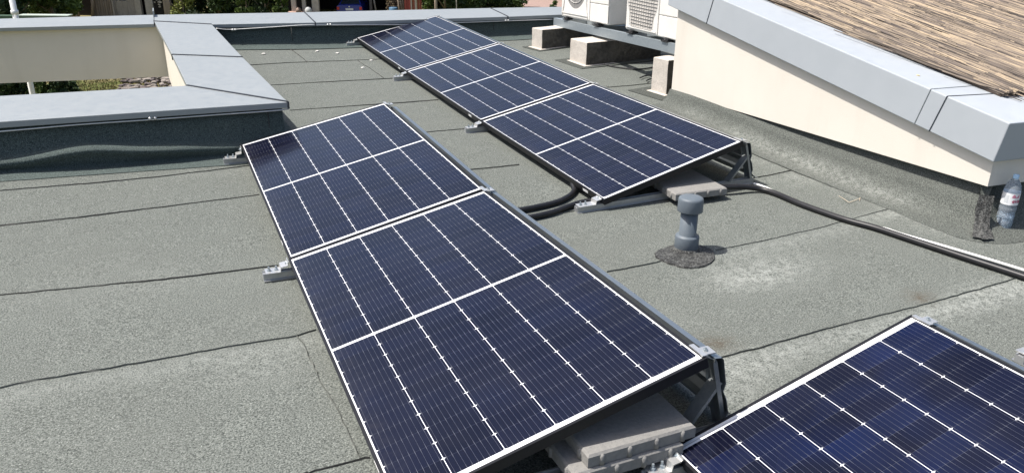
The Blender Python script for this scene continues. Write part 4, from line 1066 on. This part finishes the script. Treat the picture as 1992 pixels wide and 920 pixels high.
bm = B(); panel_w(bm, 318, 331, 54.6, 0, 3, .3); obj('timber_post', bm, wood, t)
bm = B(); panel_w(bm, 110, 345, 54.2, 3.1, 3.3, 3.0); obj('roof', bm, brick, t)
bm = B()
for k in range(14): panel_w(bm, 148+rg.uniform(0, 28), 151+rg.uniform(0, 26), 55.4+rg.uniform(0, .6), rg.uniform(.2, 1.0), rg.uniform(1.05, 2.0), .06)
# leaning planks in front of the dark door
bm.free(); bm = B()
for (ua, ub, w) in ((141, 146, .12), (152, 144, .10), (176, 188, .2)):
    a, b = gp(ua, 54.7), gp(ub, 54.9); b.z = GZ+2.2; tube(bm, [a, b], w/2, 4)
obj('leaning_planks', bm, wood, t)
# hanging net with pale washers
bm = B(); panel_w(bm, 300, 317, 54.75, 0, 3, .04); obj('curtain', bm, darkw, t)
bm = B()
for q in range(26): 
    p = gp(rg.uniform(302, 315), 54.6); p.z = GZ+rg.uniform(.8, 2.2); box(bm, p, (.10, .03, .07), rgt, fwd, UP)
obj('pale_flakes', bm, conc, t)
# green trough at far left
t = thing('water_trough', gp(60, 44), 'long green trough with pale rim in front of the trees', 'trough')
z_ = (far(60, 31, 44)).z-GZ
bm = B(); panel_w(bm, -30, 127, 44, 0, z_-.05, .5); obj('tank', bm, mottled('green_trough', (.04, .08, .055), (.08, .13, .09), 4, .5), t)
bm = B(); panel_w(bm, 30, 128, 43.96, z_-.05, z_, .58); obj('rim', bm, mottled('trough_rim', (.38, .45, .40), (.5, .56, .5), 4, .5), t)
# porch with posts and dome pot
t = thing('porch', gp(595, 54), 'pale concrete porch posts with brick ledge', 'porch')
zz = far(590, 24, 54).z-GZ
bm = B(); panel_w(bm, 567, 576, 54, 0, 3, .25); panel_w(bm, 588, 595, 54, 0, 3, .25); panel_w(bm, 607, 620, 53.9, 0, 3, .3); obj('posts', bm, conc, t)
bm = B(); panel_w(bm, 552, 612, 53.7, zz-.12, zz, .5); obj('ledge', bm, mottled('ledge_brick', (.45, .26, .20), (.6, .45, .38), 4, .85), t)
bm = B(); panel_w(bm, 552, 620, 55.5, 0, 3.2, .2); obj('back_wall', bm, darkw, t)
bm = B(); panel_w(bm, 545, 625, 53.4, 3.05, 3.25, 2.4); obj('roof', bm, brick, t)
p = far(600, 22, 53.6); bm = B(); lathe(bm, [(.22, 0), (.24, .08), (.23, .2), (.16, .32), (.05, .38), (0, .385)], V((p.x, p.y, GZ+zz)), UP, 16); tag(obj('pot', bm, mottled('grey_pot', (.4, .4, .4), (.55, .55, .54), 8, .6), loc=V((p.x, p.y, GZ+zz)), smooth=True), 'grey dome shaped pot on the porch ledge', 'pot')
p = far(581, 22, 53.8); bm = B(); lathe(bm, [(.16, 0), (.2, .1), (.15, .25), (.05, .3)], V((p.x, p.y, GZ+zz)), UP, 12); tag(obj('pot', bm, mottled('clay_pot', (.22, .15, .12), (.34, .25, .2), 8, .8), loc=V((p.x, p.y, GZ+zz)), smooth=True), 'small brown clay pot between the porch posts', 'pot')
# open garage
t = thing('garage', gp(705, 58), 'dark open timber garage with the blue car inside', 'garage')
bm = B(); panel_w(bm, 612, 800, 61, 0, 3.4, .2); a, b = gp(621, 56), gp(621, 61); box(bm, (a+b)/2+UP*1.7, ((b-a).length, .15, 3.4), (b-a).normalized(), rgt, UP); a, b = gp(800, 56.5), gp(800, 61); box(bm, (a+b)/2+UP*1.7, ((b-a).length, .15, 3.4), (b-a).normalized(), rgt, UP); obj('walls', bm, darkw, t)
bm = B(); panel_w(bm, 606, 806, 54.6, 3.1, 3.3, 6.6); obj('roof', bm, brick, t)
bm = B(); panel_w(bm, 719, 724, 55.2, 0, 3.1, .12); obj('post', bm, mottled('dark_post', (.06, .055, .06), (.12, .11, .11), 4, .9), t)
bm = B(); a, b = gp(733, 55.5), gp(726, 55.8); b.z += 2.0; tube(bm, [a, b], .06, 5); obj('leaning_pole', bm, conc, t)
# car seen from behind
D = 54.8
pl_, pr_ = gp(654, D), gp(705, D); cw = (pr_-pl_).length; cc = (pl_+pr_)/2; e = (pr_-pl_).normalized(); n_ = V((-e.y, e.x, 0)); n_ = n_ if n_.dot(fwd) > 0 else -n_
t = thing('parked_car', cc, 'dark blue car parked tail outwards in the garage', 'car')
zp = far(679, 19, D).z-GZ; sh = zp-.80
def cp(s, d, h): return cc+e*(s*cw/2)+n_*d+UP*(h+sh)
blue = M('blue_car_paint', .25, 0, .5, (.012, .03, .24)); blue.b.inputs['Coat Weight'].default_value = .6
bm = B(); secs = []
for d, zz in ((0, ((-.9, .42), (-.98, .55), (-1, .80), (-.95, .98), (-.86, 1.06), (.86, 1.06), (.95, .98), (1, .80), (.98, .55), (.9, .42))),
              (.35, ((-.92, .3), (-1, .5), (-1, .82), (-.97, 1.0), (-.88, 1.08), (.88, 1.08), (.97, 1.0), (1, .82), (1, .5), (.92, .3))),
              (3.7, ((-.92, .3), (-1, .5), (-1, .80), (-.96, .95), (-.85, 1.0), (.85, 1.0), (.96, .95), (1, .80), (1, .5), (.92, .3)))):
    secs.append([bm.verts.new(cp(s, d, h)) for s, h in zz])
bm.faces.new(secs[0]); bm.faces.new(secs[-1][::-1])
for A_, B_ in zip(secs, secs[1:]):
    for k in range(10): bm.faces.new([A_[k], A_[(k+1) % 10], B_[(k+1) % 10], B_[k]])
bmesh.ops.recalc_face_normals(bm, faces=bm.faces)
body = obj('body', bm, blue.m, t, bevel=.03)
bm = B(); hexa(bm, [cp(-.86, .3, 1.06), cp(.86, .3, 1.06), cp(.86, 2.9, 1.03), cp(-.86, 2.9, 1.03), cp(-.64, .75, 1.46), cp(.64, .75, 1.46), cp(.64, 2.0, 1.46), cp(-.64, 2.0, 1.46)]); obj('cabin', bm, blue.m, t, bevel=.03)
bm = B(); hexa(bm, [cp(-.74, .33, 1.10), cp(.74, .33, 1.10), cp(.74, .36, 1.10), cp(-.74, .36, 1.10), cp(-.60, .68, 1.41), cp(.60, .68, 1.41), cp(.60, .72, 1.41), cp(-.60, .72, 1.41)]); obj('rear_window', bm, glassd, t)
for s in (-1, 1):
    bm = B(); box(bm, cp(s*.86, .0, .86), (.18, .07, .20), e, n_, UP); obj('tail_light', bm, M('tail_lamp_red', .25, 0, .5, (.50, .04, .035)).m, t, bevel=.02)
    for d in (.75, 3.1):
        bm = B(); lathe(bm, [(.2, -.09), (.30, -.085), (.31, 0), (.30, .085), (.2, .09)], cp(s*.86, d, .31), e, 20); obj('wheel', bm, MAT['rubber'], t)
bm = B(); box(bm, cp(.0, -.004, .80), (.52, .02, .13), e, n_, UP); obj('licence_plate', bm, mottled('plate_white', (.62, .63, .63), (.72, .72, .71), 20, .5), t)
bm = B(); lathe(bm, [(.05, 0), (.05, .012), (.03, .016)], cp(0, -.004, .97), -n_, 14); obj('badge', bm, MAT['alu'], t)
bm = B(); box(bm, cp(0, .0, .50), (cw*.94, .10, .22), e, n_, UP); obj('bumper', bm, blue.m, t, bevel=.03)
# barrel, logs, boards
p = gp(765, 53.5); zt_ = far(765, 15, 53.5).z-GZ; bm = B(); lathe(bm, [(.29, 0), (.30, .02), (.29, .3), (.305, .32), (.29, .35), (.29, zt_-.3), (.305, zt_-.28), (.29, zt_-.25), (.28, zt_-.03), (.26, zt_), (.0, zt_-.005)], p, UP, 24)
tag(obj('barrel', bm, mottled('blue_plastic_barrel', (.06, .13, .22), (.10, .19, .29), 6, .45), loc=p), 'blue plastic barrel in front of the stacked firewood', 'barrel')
rg = random.Random(9); bark2 = [mottled('log_end', (.34, .24, .15), (.52, .40, .27), 9, .9), mottled('log_dark', (.08, .055, .04), (.16, .11, .08), 9, .9)]
bm = B(); kk = 0
for zi in range(15):
    for ui in range(9):
        p = gp(752+ui*4.0+(zi % 2)*2+rg.uniform(-.8, .8), 55+rg.uniform(-.08, .08)); p.z = GZ+.08+zi*.135
        lathe(bm, [(.066*rg.uniform(.75, 1.05), 0), (.062, .8)], p, fwd, 7, mi=rg.random() < .45)
tag(obj('woodpile', bm, bark2, loc=gp(768, 55)), 'stack of split firewood behind the blue barrel', 'woodpile', kind='stuff')
bm = B()
for k, (ua, ub) in enumerate(((779, 772), (783, 777), (786, 782))):
    a, b = gp(ua, 54.3+.1*k), gp(ub, 54.6+.1*k); b.z += 2.6; tube(bm, [a, b], .06, 4)
tag(obj('leaning_boards', bm, wood, loc=gp(782, 54.4)), 'pale boards leaning between firewood and red boards', 'boards')
t = thing('red_board_wall', gp(805, 54), 'red painted board wall with two grey stripes', 'board wall')
bm = B()
for k in range(8): panel_w(bm, 787+k*4.2, 790.9+k*4.2, 54.2+.03*(k % 2), 0, 3, .04)
obj('boards', bm, redp, t)
bm = B(); panel_w(bm, 799, 801.5, 54.1, 0, 3, .05); panel_w(bm, 807, 811, 54.1, 0, 3, .05); obj('grey_stripes', bm, conc, t)
# bare posts before the dark trees
for u, D, r_, lbl in ((848, 51, .10, 'thick bare wooden pole in front of the dark trees'), (888, 51, .035, 'thin grey pole in front of the dark trees')):
    p = gp(u, D); bm = B(); tube(bm, [p, p+UP*1.7, p+UP*3.6], [r_, r_*.92, r_*.85], 10); tag(obj('wooden_pole', bm, wood if r_ > .05 else conc, loc=p, smooth=True), lbl, 'pole', 'poles in front of the trees')
# tiled roof and white wall at the right
t = thing('low_building', gp(1060, 60), 'low white building with a pale pinkish tiled roof right of the trees', 'building')
tile = mottled('faded_roof_tiles', (.25, .165, .135), (.36, .26, .22), 4, .85, 0, 26, .3, .03)
za, zb_ = far(1060, 18, 58).z, far(1060, 2, 66).z
a, b, c, d = gp(1022, 58), gp(1130, 58), gp(1150, 66), gp(1012, 66)
bm = B(); hexa(bm, [V((p.x, p.y, z)) for p, z in ((a, za), (b, za), (c, zb_), (d, zb_))]+[V((p.x, p.y, z+.08)) for p, z in ((a, za), (b, za), (c, zb_), (d, zb_))]); obj('roof', bm, tile, t)
bm = B(); panel_w(bm, 1026, 1126, 58.3, 0, za-GZ-.02, .2); panel_w(bm, 1004, 1160, 66.2, 0, zb_-GZ+1.6, .2); obj('wall', bm, mottled('white_wall', (.62, .60, .56), (.74, .72, .68), 3, .9), t)
